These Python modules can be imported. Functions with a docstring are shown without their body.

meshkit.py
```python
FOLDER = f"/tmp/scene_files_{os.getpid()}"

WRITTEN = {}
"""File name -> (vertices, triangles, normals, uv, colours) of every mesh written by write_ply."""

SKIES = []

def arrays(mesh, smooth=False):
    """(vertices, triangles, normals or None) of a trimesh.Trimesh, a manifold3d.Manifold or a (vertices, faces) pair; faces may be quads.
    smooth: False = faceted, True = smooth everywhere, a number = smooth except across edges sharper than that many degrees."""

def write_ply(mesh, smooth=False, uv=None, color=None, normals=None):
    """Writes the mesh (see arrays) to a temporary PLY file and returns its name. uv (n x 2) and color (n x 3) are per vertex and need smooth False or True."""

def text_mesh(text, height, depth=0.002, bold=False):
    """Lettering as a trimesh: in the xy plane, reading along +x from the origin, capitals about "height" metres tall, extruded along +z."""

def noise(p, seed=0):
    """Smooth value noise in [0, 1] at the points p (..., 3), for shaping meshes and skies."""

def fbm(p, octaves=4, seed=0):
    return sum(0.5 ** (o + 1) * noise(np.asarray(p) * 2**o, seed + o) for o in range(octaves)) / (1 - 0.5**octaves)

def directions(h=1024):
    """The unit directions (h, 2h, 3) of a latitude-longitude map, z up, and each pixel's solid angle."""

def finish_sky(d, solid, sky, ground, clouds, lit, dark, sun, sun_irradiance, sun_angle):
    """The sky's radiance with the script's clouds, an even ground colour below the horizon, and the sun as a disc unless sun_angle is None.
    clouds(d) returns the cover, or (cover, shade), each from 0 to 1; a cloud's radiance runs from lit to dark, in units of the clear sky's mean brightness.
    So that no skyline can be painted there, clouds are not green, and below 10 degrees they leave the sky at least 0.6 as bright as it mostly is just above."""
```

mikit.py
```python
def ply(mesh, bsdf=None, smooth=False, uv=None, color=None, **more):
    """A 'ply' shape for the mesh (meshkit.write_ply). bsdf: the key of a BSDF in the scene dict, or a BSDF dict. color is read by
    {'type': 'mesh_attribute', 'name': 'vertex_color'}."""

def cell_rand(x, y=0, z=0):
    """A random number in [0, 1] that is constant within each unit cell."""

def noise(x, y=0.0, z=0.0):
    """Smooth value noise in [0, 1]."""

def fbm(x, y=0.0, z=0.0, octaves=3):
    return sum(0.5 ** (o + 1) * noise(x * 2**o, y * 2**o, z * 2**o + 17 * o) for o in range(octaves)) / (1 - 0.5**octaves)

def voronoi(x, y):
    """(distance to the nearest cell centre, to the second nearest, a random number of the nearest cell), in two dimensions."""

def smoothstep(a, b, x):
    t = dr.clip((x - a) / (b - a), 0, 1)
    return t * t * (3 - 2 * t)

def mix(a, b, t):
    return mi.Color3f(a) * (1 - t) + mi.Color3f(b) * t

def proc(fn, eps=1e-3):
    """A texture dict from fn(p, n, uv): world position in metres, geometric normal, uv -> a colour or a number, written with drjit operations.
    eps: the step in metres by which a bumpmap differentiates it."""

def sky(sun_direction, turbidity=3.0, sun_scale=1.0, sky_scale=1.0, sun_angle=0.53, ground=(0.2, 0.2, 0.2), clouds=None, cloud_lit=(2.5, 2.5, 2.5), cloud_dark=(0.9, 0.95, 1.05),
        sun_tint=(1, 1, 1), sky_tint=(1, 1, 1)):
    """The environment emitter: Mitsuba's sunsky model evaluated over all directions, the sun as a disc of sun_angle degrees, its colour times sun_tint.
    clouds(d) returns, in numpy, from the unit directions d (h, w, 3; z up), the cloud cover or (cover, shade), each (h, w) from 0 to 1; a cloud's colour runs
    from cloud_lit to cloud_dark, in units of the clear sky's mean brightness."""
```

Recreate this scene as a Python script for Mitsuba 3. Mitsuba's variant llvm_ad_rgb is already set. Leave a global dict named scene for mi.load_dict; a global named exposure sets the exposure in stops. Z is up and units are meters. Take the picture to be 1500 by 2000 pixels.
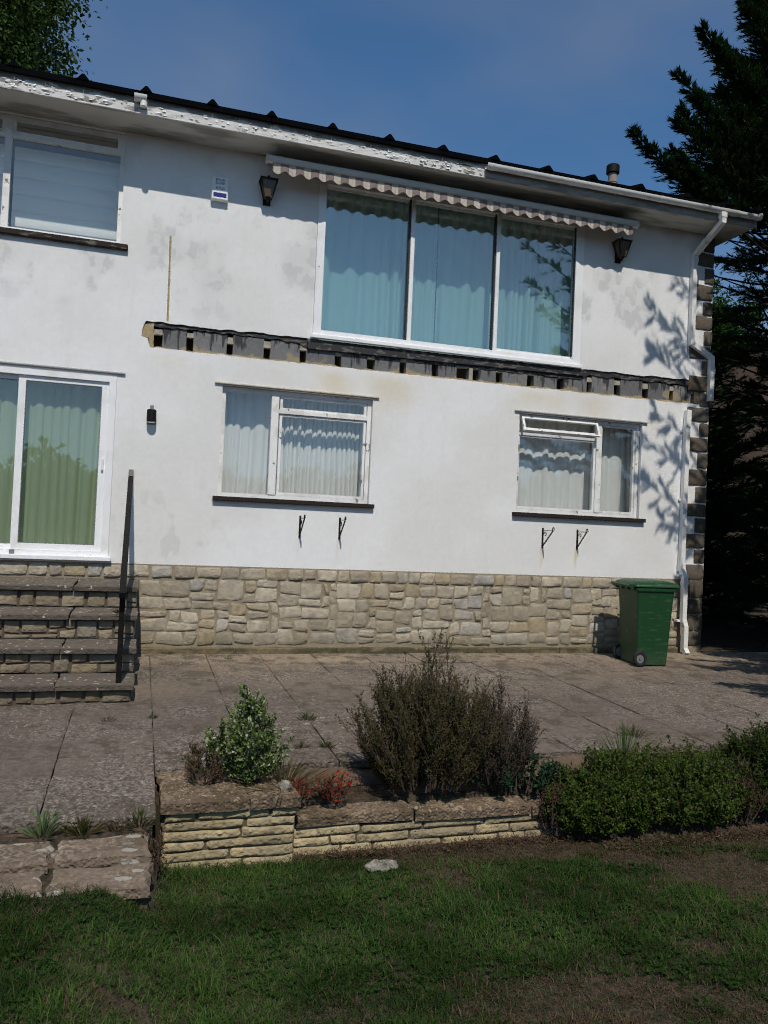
import math, random
import numpy as np, trimesh, manifold3d
import drjit as dr, mitsuba as mi
import mikit, meshkit
from mikit import proc, noise, fbm, cell_rand, smoothstep, mix
from shapely.geometry import Polygon, box as sbox
from shapely.ops import unary_union
from meshkit import noise as nnoise, fbm as nfbm

T = mi.ScalarTransform4f
scene, labels = {}, {}
RNG = np.random.default_rng(7)

# ------------------------------------------------------------------ camera, sky, exposure
CAM_D, CAM_H = 9.3, 1.491
YAW, PITCH, ROLL, FPX = math.radians(16.96), math.radians(1.36), math.radians(2.51), 1550.0
_f = np.array([math.sin(YAW) * math.cos(PITCH), math.cos(YAW) * math.cos(PITCH), math.sin(PITCH)])
_r = np.array([math.cos(YAW), -math.sin(YAW), 0.0])
_u = np.cross(_r, _f)
_up = -math.sin(ROLL) * _r + math.cos(ROLL) * _u
_o = np.array([0, -CAM_D, CAM_H])
scene['camera'] = {'type': 'perspective', 'fov_axis': 'y', 'fov': math.degrees(2 * math.atan(1000 / FPX)), 'near_clip': 0.05, 'far_clip': 2000.0,
                   'to_world': T().look_at(origin=_o.tolist(), target=(_o + _f).tolist(), up=_up.tolist())}
SUN = (-0.09, -1.0, 1.19)


def thin_clouds(d):
    p = np.stack([d[..., 0] * 2.2 + d[..., 2] * 1.2, d[..., 1] * 1.5, d[..., 2] * 3.5], -1)
    a = nfbm(p * 1.3 + 3.1, 5, 5)
    b = nfbm(p * 4.0, 4, 9)
    return np.clip((a - 0.34) * 1.5, 0, 1) * (0.2 + 0.9 * b) * 0.85, 0.25


scene['sky'] = mikit.sky(SUN, turbidity=3.0, ground=(0.08, 0.09, 0.06), clouds=thin_clouds, sky_tint=(0.88, 1.16, 1.32), sun_tint=(1.0, 1.12, 1.32), cloud_lit=(1.5, 1.5, 1.6))
exposure = 1.1


# ------------------------------------------------------------------ helpers
def numbered(key):
    if key not in scene and key not in labels:
        return key
    i = 1
    while f'{key}_{i:03d}' in scene or f'{key}_{i:03d}' in labels:
        i += 1
    return f'{key}_{i:03d}'


def thing(name, label=None, cat=None, group=None, kind=None):
    key = numbered(name)
    d = {}
    if label: d['label'] = label
    if cat: d['category'] = cat
    if group: d['group'] = group
    if kind: d['kind'] = kind
    labels[key] = d
    return key


def obj(name, mesh, bsdf, parent=None, smooth=False, uv=None, color=None, **more):
    key = numbered(f'{parent}__{name}' if parent else name)
    scene[key] = mikit.ply(mesh, bsdf, smooth=smooth, uv=uv, color=color, **more)
    return key


def solid(name, mesh, bsdf, label=None, cat=None, group=None, kind=None, **kw):
    key = numbered(name)
    scene[key] = mikit.ply(mesh, bsdf, **kw)
    thing_d = {}
    for k, v in (('label', label), ('category', cat), ('group', group), ('kind', kind)):
        if v: thing_d[k] = v
    labels[key] = thing_d
    return key


def say(key, label):
    labels[key] = {'label': label}


cat_ = trimesh.util.concatenate


def bx(x0, x1, y0, y1, z0, z1, ch=0.0):
    """a box, its edges chamfered by ch"""
    if ch <= 0:
        m = trimesh.creation.box((x1 - x0, y1 - y0, z1 - z0))
        m.apply_translation(((x0 + x1) / 2, (y0 + y1) / 2, (z0 + z1) / 2))
        return m
    pts = []
    for sx, X in ((1, x0), (-1, x1)):
        for sy, Y in ((1, y0), (-1, y1)):
            for sz, Z in ((1, z0), (-1, z1)):
                pts += [(X, Y + sy * ch, Z + sz * ch), (X + sx * ch, Y, Z + sz * ch), (X + sx * ch, Y + sy * ch, Z)]
    return trimesh.convex.convex_hull(np.array(pts))


def bar(p0, p1, w, d, side=(1, 0, 0)):
    """a rectangular bar from p0 to p1, w wide along side, d deep across"""
    p0, p1 = np.array(p0, float), np.array(p1, float)
    a = (p1 - p0) / np.linalg.norm(p1 - p0)
    s = np.array(side, float)
    s -= a * (s @ a)
    s /= np.linalg.norm(s)
    t = np.cross(a, s)
    pts = [p + s * i * w / 2 + t * j * d / 2 for p in (p0, p1) for i in (-1, 1) for j in (-1, 1)]
    return trimesh.convex.convex_hull(np.array(pts))


def tube(pts, r, n=8):
    pts = np.array(pts, float)
    r = np.broadcast_to(r, len(pts))
    e = pts[-1] - pts[0]
    straight = np.linalg.norm(np.cross(pts - pts[0], e), axis=1).max() < 1e-6
    rings = []
    for i, p in enumerate(pts):
        a = pts[min(i + 1, len(pts) - 1)] - pts[max(i - 1, 0)] if not straight else pts[-1] - pts[0]
        a /= np.linalg.norm(a) + 1e-12
        s = np.cross(a, [0, 0, 1.0] if abs(a[2]) < 0.95 else [1.0, 0, 0])
        s /= np.linalg.norm(s)
        t = np.cross(a, s)
        ang = np.arange(n) * 2 * np.pi / n
        rings.append(p + r[i] * (np.cos(ang)[:, None] * s + np.sin(ang)[:, None] * t))
    v = np.vstack(rings + [pts[:1], pts[-1:]])
    f = []
    m = len(pts)
    for i in range(m - 1):
        for j in range(n):
            a, b = i * n + j, i * n + (j + 1) % n
            f += [(a, b, b + n), (a, b + n, a + n)]
    for j in range(n):
        f += [(m * n, (j + 1) % n, j), (m * n + 1, (m - 1) * n + j, (m - 1) * n + (j + 1) % n)]
    return trimesh.Trimesh(v, np.array(f), process=False)


def cyl(p0, p1, r, n=24):
    return tube([p0, p1], r, n)


def wallplate(poly, y0, y1):
    """a polygon drawn in (x, z), extruded from y0 to y1"""
    ps = getattr(poly, 'geoms', [poly])
    out = []
    for p in ps:
        m = trimesh.creation.extrude_polygon(p, y1 - y0, engine='earcut')
        v = m.vertices.copy()
        m.vertices = np.stack([v[:, 0], y1 - v[:, 2], v[:, 1]], 1)
        out.append(m)
    return cat_(out)


def sideplate(poly, x0, x1):
    """a polygon drawn in (y, z), extruded from x0 to x1"""
    m = trimesh.creation.extrude_polygon(poly, x1 - x0, engine='earcut')
    v = m.vertices.copy()
    m.vertices = np.stack([x0 + v[:, 2], v[:, 0], v[:, 1]], 1)
    m.fix_normals()
    return m


def ring(x0, x1, z0, z1, l, r, b, t, y0, y1):
    return wallplate(sbox(x0, z0, x1, z1).difference(sbox(x0 + l, z0 + b, x1 - r, z1 - t)), y0, y1)


def jag(pts, step, amp, seed):
    """points along a polyline with a ragged offset"""
    out = []
    for i in range(len(pts) - 1):
        a, b = np.array(pts[i], float), np.array(pts[i + 1], float)
        n = max(1, int(np.linalg.norm(b - a) / step))
        for k in range(n):
            p = a + (b - a) * k / n
            q = np.array([[p[0] * 9, p[1] * 9, seed]])
            q2 = q * 3.1
            o = (nnoise(q, seed)[0] - .5) * 1.3 + (nnoise(q2, seed + 3)[0] - .5)
            nrm = np.array([-(b - a)[1], (b - a)[0]]) / np.linalg.norm(b - a)
            out.append(p + nrm * o * amp)
    out.append(np.array(pts[-1], float))
    return [tuple(p) for p in out]


# ------------------------------------------------------------------ materials
def rgb(*c):
    return {'type': 'rgb', 'value': list(c)}


def pr(color, rough=0.6, two=False, **kw):
    c = color if isinstance(color, dict) else proc(color) if callable(color) else rgb(*color)
    d = {'type': 'principled', 'base_color': c, 'roughness': rough, **kw}
    return {'type': 'twosided', 'bsdf': d} if two else d


def bump(inner, fn, scale, eps=2e-3):
    return {'type': 'bumpmap', 'arbitrary': proc(fn, eps), 'scale': scale, 'bsdf': inner}


def C(*c):
    return mi.Color3f(*c)


def render_col(p, n, uv):
    x, z = p.x, p.z
    g = fbm(x * 3.1, z * 2.2, 4.0, 4)
    fine = fbm(x * 23, z * 23, 1.5, 3)
    col = mix((0.76, 0.765, 0.775), (0.70, 0.70, 0.69), smoothstep(0.4, 0.75, fbm(x * .9, z * 1.1, 2.0, 3)))
    # bare grey patches where the paint has gone, upper storey
    up = smoothstep(3.6, 4.2, z) * smoothstep(5.5, 4.9, z)
    patch = smoothstep(0.46, 0.66, g + (fine - .5) * .30) * up * smoothstep(0.36, 0.60, fbm(x * .8 + 7, z * .7, 8.0, 2))
    patch = patch * (.45 + .75 * smoothstep(.42, .58, fbm(x * 12, z * 9, 3.0, 3)))
    col = mix(col, (0.52, 0.53, 0.54), patch * .62)
    # damp ochre under the cut-back band and at its ragged ends
    drip = smoothstep(3.46, 3.30, z) * smoothstep(2.75, 3.35, z) * smoothstep(-.3, .6, x)
    col = mix(col, (0.62, 0.54, 0.37), drip * smoothstep(.40, .72, fbm(x * 1.4, z * .5, 3.0, 3)) * .75)
    # rust under the two brackets by the small window
    for bx_, s in ((5.01, .7), (5.52, .9), (2.285, .35), (1.80, .2)):
        r = smoothstep(.035, .0, dr.abs(x - bx_ + .01 + (fine - .5) * .03)) * smoothstep(1.40, 1.34, z) * smoothstep(1.02, 1.30, z)
        col = mix(col, (0.60, 0.48, 0.30), r * s)
    # grime in faint vertical runs
    run = smoothstep(.55, .8, fbm(x * 14, z * .8, 5.0, 3))
    col = mix(col, (0.60, 0.60, 0.585), run * .10)
    # scuffed patches beside the steps
    sc = smoothstep(.6, .72, fbm(x * 6, z * 4, 9.0, 3)) * smoothstep(1.0, .3, dr.abs(x - .2)) * smoothstep(2.1, 1.5, z)
    col = mix(col, (0.55, 0.55, 0.53), sc * .5)
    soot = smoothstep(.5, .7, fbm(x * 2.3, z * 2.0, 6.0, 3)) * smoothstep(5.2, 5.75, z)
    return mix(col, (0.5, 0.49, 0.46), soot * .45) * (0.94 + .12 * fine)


def rough_h(p, n, uv):
    return fbm(p.x * 60, p.z * 60, p.y * 60, 3) + .5 * fbm(p.x * 9, p.z * 9, p.y * 9, 2)


scene['render_white'] = bump(pr(render_col, 0.92), rough_h, 0.003, 4e-3)


def stone_col(p, n, uv):
    t, h = uv.x, uv.y
    col = mix((0.295, 0.252, 0.190), (0.46, 0.405, 0.315), t)
    col = mix(col, (0.34, 0.27, 0.16), smoothstep(.75, 1.0, h) * .7)
    col = mix(col, (0.36, 0.36, 0.35), smoothstep(.22, .0, h) * .6)
    f = fbm(p.x * 26, p.z * 26, p.y * 26, 4)
    b = fbm(p.x * 7, p.z * 7, p.y * 7, 3)
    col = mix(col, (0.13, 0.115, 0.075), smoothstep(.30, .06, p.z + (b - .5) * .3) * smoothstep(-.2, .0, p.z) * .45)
    return mix(col, (0.17, 0.15, 0.12), smoothstep(.52, .72, b) * .35) * (.66 + .68 * f)


scene['rubble_stone'] = bump(pr(stone_col, 0.95), lambda p, n, uv: fbm(p.x * 45, p.z * 45, p.y * 45, 4), 0.020, 3e-3)
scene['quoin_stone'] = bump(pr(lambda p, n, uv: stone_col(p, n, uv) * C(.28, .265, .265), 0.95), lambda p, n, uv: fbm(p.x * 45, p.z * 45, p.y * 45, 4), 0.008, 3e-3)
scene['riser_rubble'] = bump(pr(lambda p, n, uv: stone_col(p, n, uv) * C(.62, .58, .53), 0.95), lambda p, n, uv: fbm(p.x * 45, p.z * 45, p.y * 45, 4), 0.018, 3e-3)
scene['mortar'] = bump(pr(lambda p, n, uv: mix((0.30, 0.25, 0.17), (0.22, 0.185, 0.135), fbm(p.x * 9, p.z * 9, p.y * 9, 3)) * (.8 + .4 * fbm(p.x * 60, p.z * 60, p.y * 60, 2)), 0.95),
                       lambda p, n, uv: fbm(p.x * 70, p.z * 70, p.y * 70, 3), 0.006, 3e-3)


def concrete_col(p, n, uv):
    t = uv.x
    x, y, z = p.x, p.y, p.z
    big = fbm(x * 1.1, y * 1.1, z * 2, 3)
    f = fbm(x * 34, y * 34, z * 34, 4)
    m = fbm(x * 7, y * 7, z * 7, 4)
    col = mix((0.090, 0.075, 0.066), (0.135, 0.115, 0.102), t * .40 + big * .8 - .15)
    # a cleaner, tan strip of slabs under the eaves
    clean = smoothstep(-.78, -.52, y + (m - .5) * .20) * smoothstep(-.2, -.04, -dr.abs(z))
    col = mix(col, mix((0.29, 0.24, 0.18), (0.21, 0.17, 0.125), m), clean * (.45 + .45 * uv.y))
    half = smoothstep(-2.4, -.8, y + (big - .5)) * (1 - clean) * smoothstep(-.3, -.1, z) * smoothstep(.3, .1, z)
    col = mix(col, (0.175, 0.142, 0.110), half * .65 * smoothstep(.3, .6, big))
    # worn patches where the aggregate shows, moss and dirt
    ag = smoothstep(.42, .62, fbm(x * 2.3, y * 2.3, 7.0, 4))
    grit = noise(x * 75, y * 75, z * 75)
    col = mix(col, mix((0.055, 0.048, 0.044), (0.20, 0.178, 0.160), smoothstep(.35, .65, grit)), ag * .55)
    col = mix(col, (0.055, 0.048, 0.034), smoothstep(.50, .68, m) * .62)
    # lichen: pale spots of several sizes, in drifts
    drift = smoothstep(.42, .62, fbm(x * .9 + 3, y * .9, 4.0, 3))
    for s, k, th in ((8.0, 1.0, .22), (19.0, 2.0, .26), (38.0, 3.0, .30)):
        v, _, w = mikit.voronoi(x * s + k * 7 + (f - .5) * .9, (y - z) * s + (grit - .5) * .35)
        spot = smoothstep(th * w, th * w * .35, v) * smoothstep(.54, .64, w)
        col = mix(col, mix((0.33, 0.31, 0.275), (0.22, 0.205, 0.180), f), spot * (.22 + .62 * drift))
    return col * (.50 + 1.0 * f) * C(1.0, .95, .89)


def concrete_h(p, n, uv):
    return fbm(p.x * 38, p.y * 38, p.z * 38, 4) + .3 * smoothstep(.5, .6, noise(p.x * 90, p.y * 90, p.z * 90))


scene['concrete'] = bump(pr(concrete_col, 0.95), concrete_h, 0.018, 3e-3)


def tread_col(p, n, uv):
    f = fbm(p.x * 28, p.y * 28, p.z * 28, 3)
    m = fbm(p.x * 5, p.y * 5, p.z * 5, 3)
    col = mix((0.060, 0.049, 0.040), (0.115, 0.095, 0.076), uv.x * .5 + m * .6)
    v, _, w = mikit.voronoi(p.x * 13 + f, (p.y - p.z) * 13)
    col = mix(col, (0.40, 0.38, 0.33), smoothstep(.2 * w, .1 * w, v) * smoothstep(.62, .7, w))
    edge = smoothstep(.6, .75, m)
    return mix(col, (0.06, 0.055, 0.04), edge * .6) * (.65 + .7 * f)


scene['tread_stone'] = bump(pr(tread_col, 0.95), concrete_h, 0.012, 3e-3)


def block_col(p, n, uv):
    f = fbm(p.x * 40, p.z * 40, 1.0, 3)
    col = mix((0.115, 0.117, 0.125), (0.185, 0.185, 0.19), uv.x) * (.8 + .4 * f)
    drips = smoothstep(.54, .66, fbm(p.x * 26, p.z * 3.5, 2.0, 3) + (p.z - 3.60) * 1.2)
    col = mix(col, (0.025, 0.025, 0.027), drips * .85)
    sand = smoothstep(.55, .68, fbm(p.x * 7, p.z * 9, 7.0, 3) + (3.47 - p.z) * 1.6 + smoothstep(5.4, 6.8, p.x) * .10)
    return mix(col, (0.34, 0.265, 0.15), sand * .75)


scene['blockwork'] = bump(pr(block_col, 0.95), lambda p, n, uv: fbm(p.x * 60, p.z * 60, p.y * 60, 3), 0.006, 3e-3)
scene['bitumen'] = pr(lambda p, n, uv: mix((0.018, 0.018, 0.020), (0.10, 0.095, 0.088), smoothstep(.56, .66, fbm(p.x * 16, p.z * 40, 3.0, 3))), 0.7)
scene['ochre_mortar'] = pr(lambda p, n, uv: mix((0.40, 0.31, 0.17), (0.30, 0.24, 0.15), fbm(p.x * 30, p.z * 30, 1.0, 3)) * (.75 + .5 * fbm(p.x * 90, p.z * 90, 4.0, 2)), 0.95)
scene['packing'] = pr(lambda p, n, uv: mix((0.46, 0.43, 0.37), (0.25, 0.22, 0.17), fbm(p.x * 30, p.z * 30, 1.0, 3)), 0.95)
scene['black_paint'] = pr(lambda p, n, uv: mix((0.014, 0.013, 0.014), (0.035, 0.022, 0.015), smoothstep(.55, .75, fbm(p.x * 40, p.y * 40, p.z * 40, 3))) * .5, 0.6, specular=0.2)
scene['upvc'] = pr(lambda p, n, uv: mix((0.80, 0.81, 0.83), (0.72, 0.72, 0.71), smoothstep(.5, .8, fbm(p.x * 5, p.z * 5, p.y * 9, 3))), 0.32)
scene['upvc_old'] = pr(lambda p, n, uv: mix((0.74, 0.74, 0.73), (0.46, 0.45, 0.40), smoothstep(.52, .85, fbm(p.x * 3, p.z * 8, p.y * 20, 4))), 0.42)
scene['grey_seal'] = pr((0.16, 0.165, 0.17), 0.5)
scene['dark_seal'] = pr((0.015, 0.016, 0.017), 0.5)


def peel(thresh, x, z, y=0.0):
    a = fbm(x * 7, z * 26, y * 10, 4) + (fbm(x * 40, z * 60, 3.0, 2) - .5) * .22
    return smoothstep(thresh, thresh + .025, a)


def fascia_col(p, n, uv):
    # flaking white paint: nearly all gone behind the gutter on the right, patchy elsewhere
    bare = peel(.68, p.x, p.z)
    more = peel(.50, p.x + 3, p.z)
    k = smoothstep(3.74, 3.80, p.x)
    top = smoothstep(5.905, 5.95, p.z + (fbm(p.x * 9, 1.0, 2.0, 4) - .5) * .11)
    left = smoothstep(.2, -.6, p.x) * peel(.57, p.x, p.z) + smoothstep(2.7, 3.1, p.x) * peel(.56, p.x, p.z)
    w = dr.maximum(dr.maximum(dr.maximum(bare, left), top * .92), k * dr.maximum(more, .80))
    grain = fbm(p.x * 5, p.z * 120, 3.0, 3)
    wood = mix((0.30, 0.29, 0.28), (0.16, 0.155, 0.15), grain)
    wood = mix(wood, (0.07, 0.062, 0.055), smoothstep(.60, .72, fbm(p.x * 5, p.z * 18, 6.0, 3)) * .6)
    wood = mix(wood, (0.20, 0.195, 0.185), k * .6)
    wood = mix(wood, (0.38, 0.375, 0.37), k * .5 * smoothstep(.45, .65, fbm(p.x * 3, p.z * 14, 8.0, 3)))
    return mix(mix((0.70, 0.70, 0.70), (0.56, 0.555, 0.54), fbm(p.x * 11, p.z * 22, 2.0, 3)), wood, w)


def fascia_h(p, n, uv):
    return 1 - peel(.50, p.x, p.z) * .8 + .3 * fbm(p.x * 14, p.z * 60, 1.0, 3)


scene['fascia_paint'] = bump(pr(fascia_col, 0.8), fascia_h, 0.0035, 3e-3)


def oldwood_col(p, n, uv):
    w = peel(.69, p.x * 1.6, p.z * .5, p.y)
    d = smoothstep(.5, .75, fbm(p.x * 8, p.z * 8, 1.0, 3))
    return mix(mix((0.76, 0.76, 0.755), (0.64, 0.63, 0.61), d), (0.23, 0.20, 0.17), w)


scene['old_white_wood'] = pr(oldwood_col, 0.6)
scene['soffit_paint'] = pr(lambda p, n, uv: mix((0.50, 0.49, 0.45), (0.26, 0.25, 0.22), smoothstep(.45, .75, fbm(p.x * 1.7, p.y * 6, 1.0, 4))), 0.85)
scene['sill_wood'] = pr(lambda p, n, uv: mix((0.030, 0.024, 0.022), (0.17, 0.15, 0.13), smoothstep(.58, .68, fbm(p.x * 9, p.z * 60, p.y * 40, 3)) * smoothstep(1.0, -.2, p.x)) * .8, 0.75, specular=0.2)
scene['roof_dark'] = pr(lambda p, n, uv: mix((0.0025, 0.003, 0.004), (0.006, 0.0065, 0.008), fbm(p.x * 9, p.y * 9, 2.0, 3)), 0.9, specular=0.0)
scene['curtain_cloth'] = {'type': 'principledthin', 'base_color': rgb(0.80, 0.80, 0.78), 'roughness': 0.9, 'diff_trans': 0.28, 'spec_trans': 0.0}
scene['curtain_green'] = {'type': 'principledthin', 'base_color': rgb(0.66, 0.66, 0.52), 'roughness': 0.9, 'diff_trans': 0.25, 'spec_trans': 0.0}
scene['blind_cloth'] = pr((0.84, 0.85, 0.83), 0.9, two=True)
scene['room_plaster'] = pr((0.35, 0.33, 0.30), 0.95, two=True)
scene['window_glass'] = {'type': 'thindielectric', 'int_ior': 1.78, 'specular_transmittance': rgb(0.93, 0.96, 0.965)}
scene['door_glass'] = {'type': 'thindielectric', 'int_ior': 1.95, 'specular_transmittance': rgb(0.64, 0.745, 0.69)}
scene['tinted_glass'] = {'type': 'thindielectric', 'int_ior': 2.5, 'specular_transmittance': rgb(0.54, 0.745, 0.725)}
scene['bin_green'] = pr(lambda p, n, uv: mix((0.008, 0.046, 0.014), (0.011, 0.056, 0.022), fbm(p.x * 6, p.z * 3, p.y * 6, 3)) * (.9 + .2 * fbm(p.x * 80, p.z * 80, p.y * 80, 2)) + C(.022, .028, .022) * smoothstep(.62, .72, fbm(p.x * 9, p.z * 60, p.y * 9, 4)) + C(.03, .028, .022) * smoothstep(.25, .0, p.z) * fbm(p.x * 20, p.z * 20, p.y * 20, 3), 0.42)
scene['rubber'] = pr((0.012, 0.012, 0.013), 0.75)
scene['grey_plastic'] = pr((0.16, 0.16, 0.17), 0.5)
scene['lamp_metal'] = pr(lambda p, n, uv: mix((0.018, 0.013, 0.011), (0.05, 0.026, 0.015), fbm(p.x * 50, p.z * 50, p.y * 50, 3)) * .6, 0.65, specular=0.2)
scene['amber_glass'] = pr(lambda p, n, uv: mix((0.11, 0.075, 0.045), (0.07, 0.048, 0.03), fbm(p.x * 40, p.z * 20, 1.0, 2)), 0.25)
scene['alarm_white'] = pr((0.78, 0.80, 0.82), 0.35)
scene['alarm_blue'] = pr((0.012, 0.014, 0.17), 0.3)
scene['navy_print'] = pr((0.03, 0.05, 0.14), 0.6)


def stripe_col(p, n, uv):
    s = p.x * 5.65
    fr = s - dr.floor(s)
    light = smoothstep(.02, .05, fr) * smoothstep(.50, .47, fr)
    thin = smoothstep(.22, .24, fr) * smoothstep(.30, .28, fr)
    col = mix((0.185, 0.15, 0.145), (0.47, 0.43, 0.375), light)
    col = mix(col, (0.42, 0.35, 0.315), thin * .8)
    thin2 = smoothstep(.70, .72, fr) * smoothstep(.80, .78, fr)
    col = mix(col, (0.20, 0.165, 0.16), thin2 * .8)
    return col * (.85 + .3 * fbm(p.x * 30, p.z * 30, 1.0, 3))


scene['awning_fabric'] = pr(stripe_col, 0.95, two=True)
scene['awning_bar'] = pr(lambda p, n, uv: mix((0.56, 0.54, 0.49), (0.44, 0.42, 0.38), fbm(p.x * 5, p.z * 20, 1.0, 3)), 0.5)
scene['soil'] = bump(pr(lambda p, n, uv: mix((0.075, 0.052, 0.036), (0.14, 0.10, 0.07), fbm(p.x * 12, p.y * 12, p.z * 12, 4)), 0.95), lambda p, n, uv: fbm(p.x * 40, p.y * 40, p.z * 40, 4), 0.02, 3e-3)


def lawn_dry(x, y):
    """numpy: 0 = green, 1 = dried out"""
    p = np.stack([x * 1.15, y * 1.7, x * 0 + 2.0], -1)
    a = nfbm(p, 4, 21)
    b = nfbm(p * 3.3, 3, 5)
    return np.clip((a - .50 + (b - .5) * .35 + np.clip((x - 1.25) * .12, -.24, .13) - .22 * np.exp(-((x - 1.9) ** 2 / 1.4 + (y + 4.80) ** 2 / .05)) ) * 5.0, 0, 1)


scene['turf'] = bump(pr(lambda p, n, uv: mix((0.022, 0.020, 0.010), (0.060, 0.042, 0.028), smoothstep(.35, .65, fbm(p.x * 30, p.y * 30, 1.0, 4))), 0.95), lambda p, n, uv: fbm(p.x * 50, p.y * 50, 2.0, 4), 0.03, 4e-3)
VC = {'type': 'mesh_attribute', 'name': 'vertex_color'}
scene['leaf'] = {'type': 'principledthin', 'base_color': VC, 'roughness': 0.55, 'diff_trans': 0.55, 'spec_trans': 0.0}
scene['needle'] = {'type': 'principledthin', 'base_color': VC, 'roughness': 0.7, 'diff_trans': 0.25, 'spec_trans': 0.0}
scene['bark'] = bump(pr(lambda p, n, uv: mix((0.07, 0.052, 0.038), (0.15, 0.12, 0.09), fbm(p.x * 20, p.y * 20, p.z * 6, 3)), 0.95), lambda p, n, uv: fbm(p.x * 40, p.y * 40, p.z * 12, 3), 0.02, 4e-3)
scene['dark_twig'] = pr((0.022, 0.018, 0.013), 0.95, specular=0.1)
scene['twig'] = pr(lambda p, n, uv: mix((0.040, 0.029, 0.025), (0.085, 0.064, 0.052), noise(p.x * 40, p.y * 40, p.z * 30)), 0.9)


def yellow_col(p, n, uv):
    f = fbm(p.x * 30, p.z * 30, p.y * 30, 4)
    col = mix((0.31, 0.25, 0.145), (0.47, 0.38, 0.225), uv.x)
    m = fbm(p.x * 5, p.z * 7, p.y * 5, 3)
    col = mix(col, (0.13, 0.115, 0.085), smoothstep(.46, .68, m) * .42)
    col = mix(col, (0.09, 0.08, 0.06), smoothstep(.60, .70, fbm(p.x * 40, p.z * 55, p.y * 40, 3)) * .35)
    col = mix(col, (0.19, 0.19, 0.09), smoothstep(-.26, -.19, p.z) * .4 * smoothstep(1.0, .8, p.x))
    return col * (.68 + .6 * f)


scene['yellow_stone'] = bump(pr(yellow_col, 0.95), lambda p, n, uv: fbm(p.x * 45, p.z * 45, p.y * 45, 4), 0.024, 3e-3)
scene['mossy_kerb'] = bump(pr(lambda p, n, uv: mix((0.16, 0.128, 0.075), (0.075, 0.066, 0.036), smoothstep(.35, .65, fbm(p.x * 6, p.z * 18, p.y * 18, 4))) * (.6 + .8 * fbm(p.x * 40, p.z * 40, p.y * 40, 3)), 0.95), lambda p, n, uv: fbm(p.x * 60, p.z * 60, p.y * 60, 3), 0.012, 3e-3)
scene['dark_mortar'] = pr((0.09, 0.072, 0.05), 0.95)
scene['pale_stone'] = pr(lambda p, n, uv: mix((0.30, 0.285, 0.245), (0.13, 0.115, 0.09), smoothstep(.3, .7, fbm(p.x * 30, p.y * 30, p.z * 30, 4))), 0.95)
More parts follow.
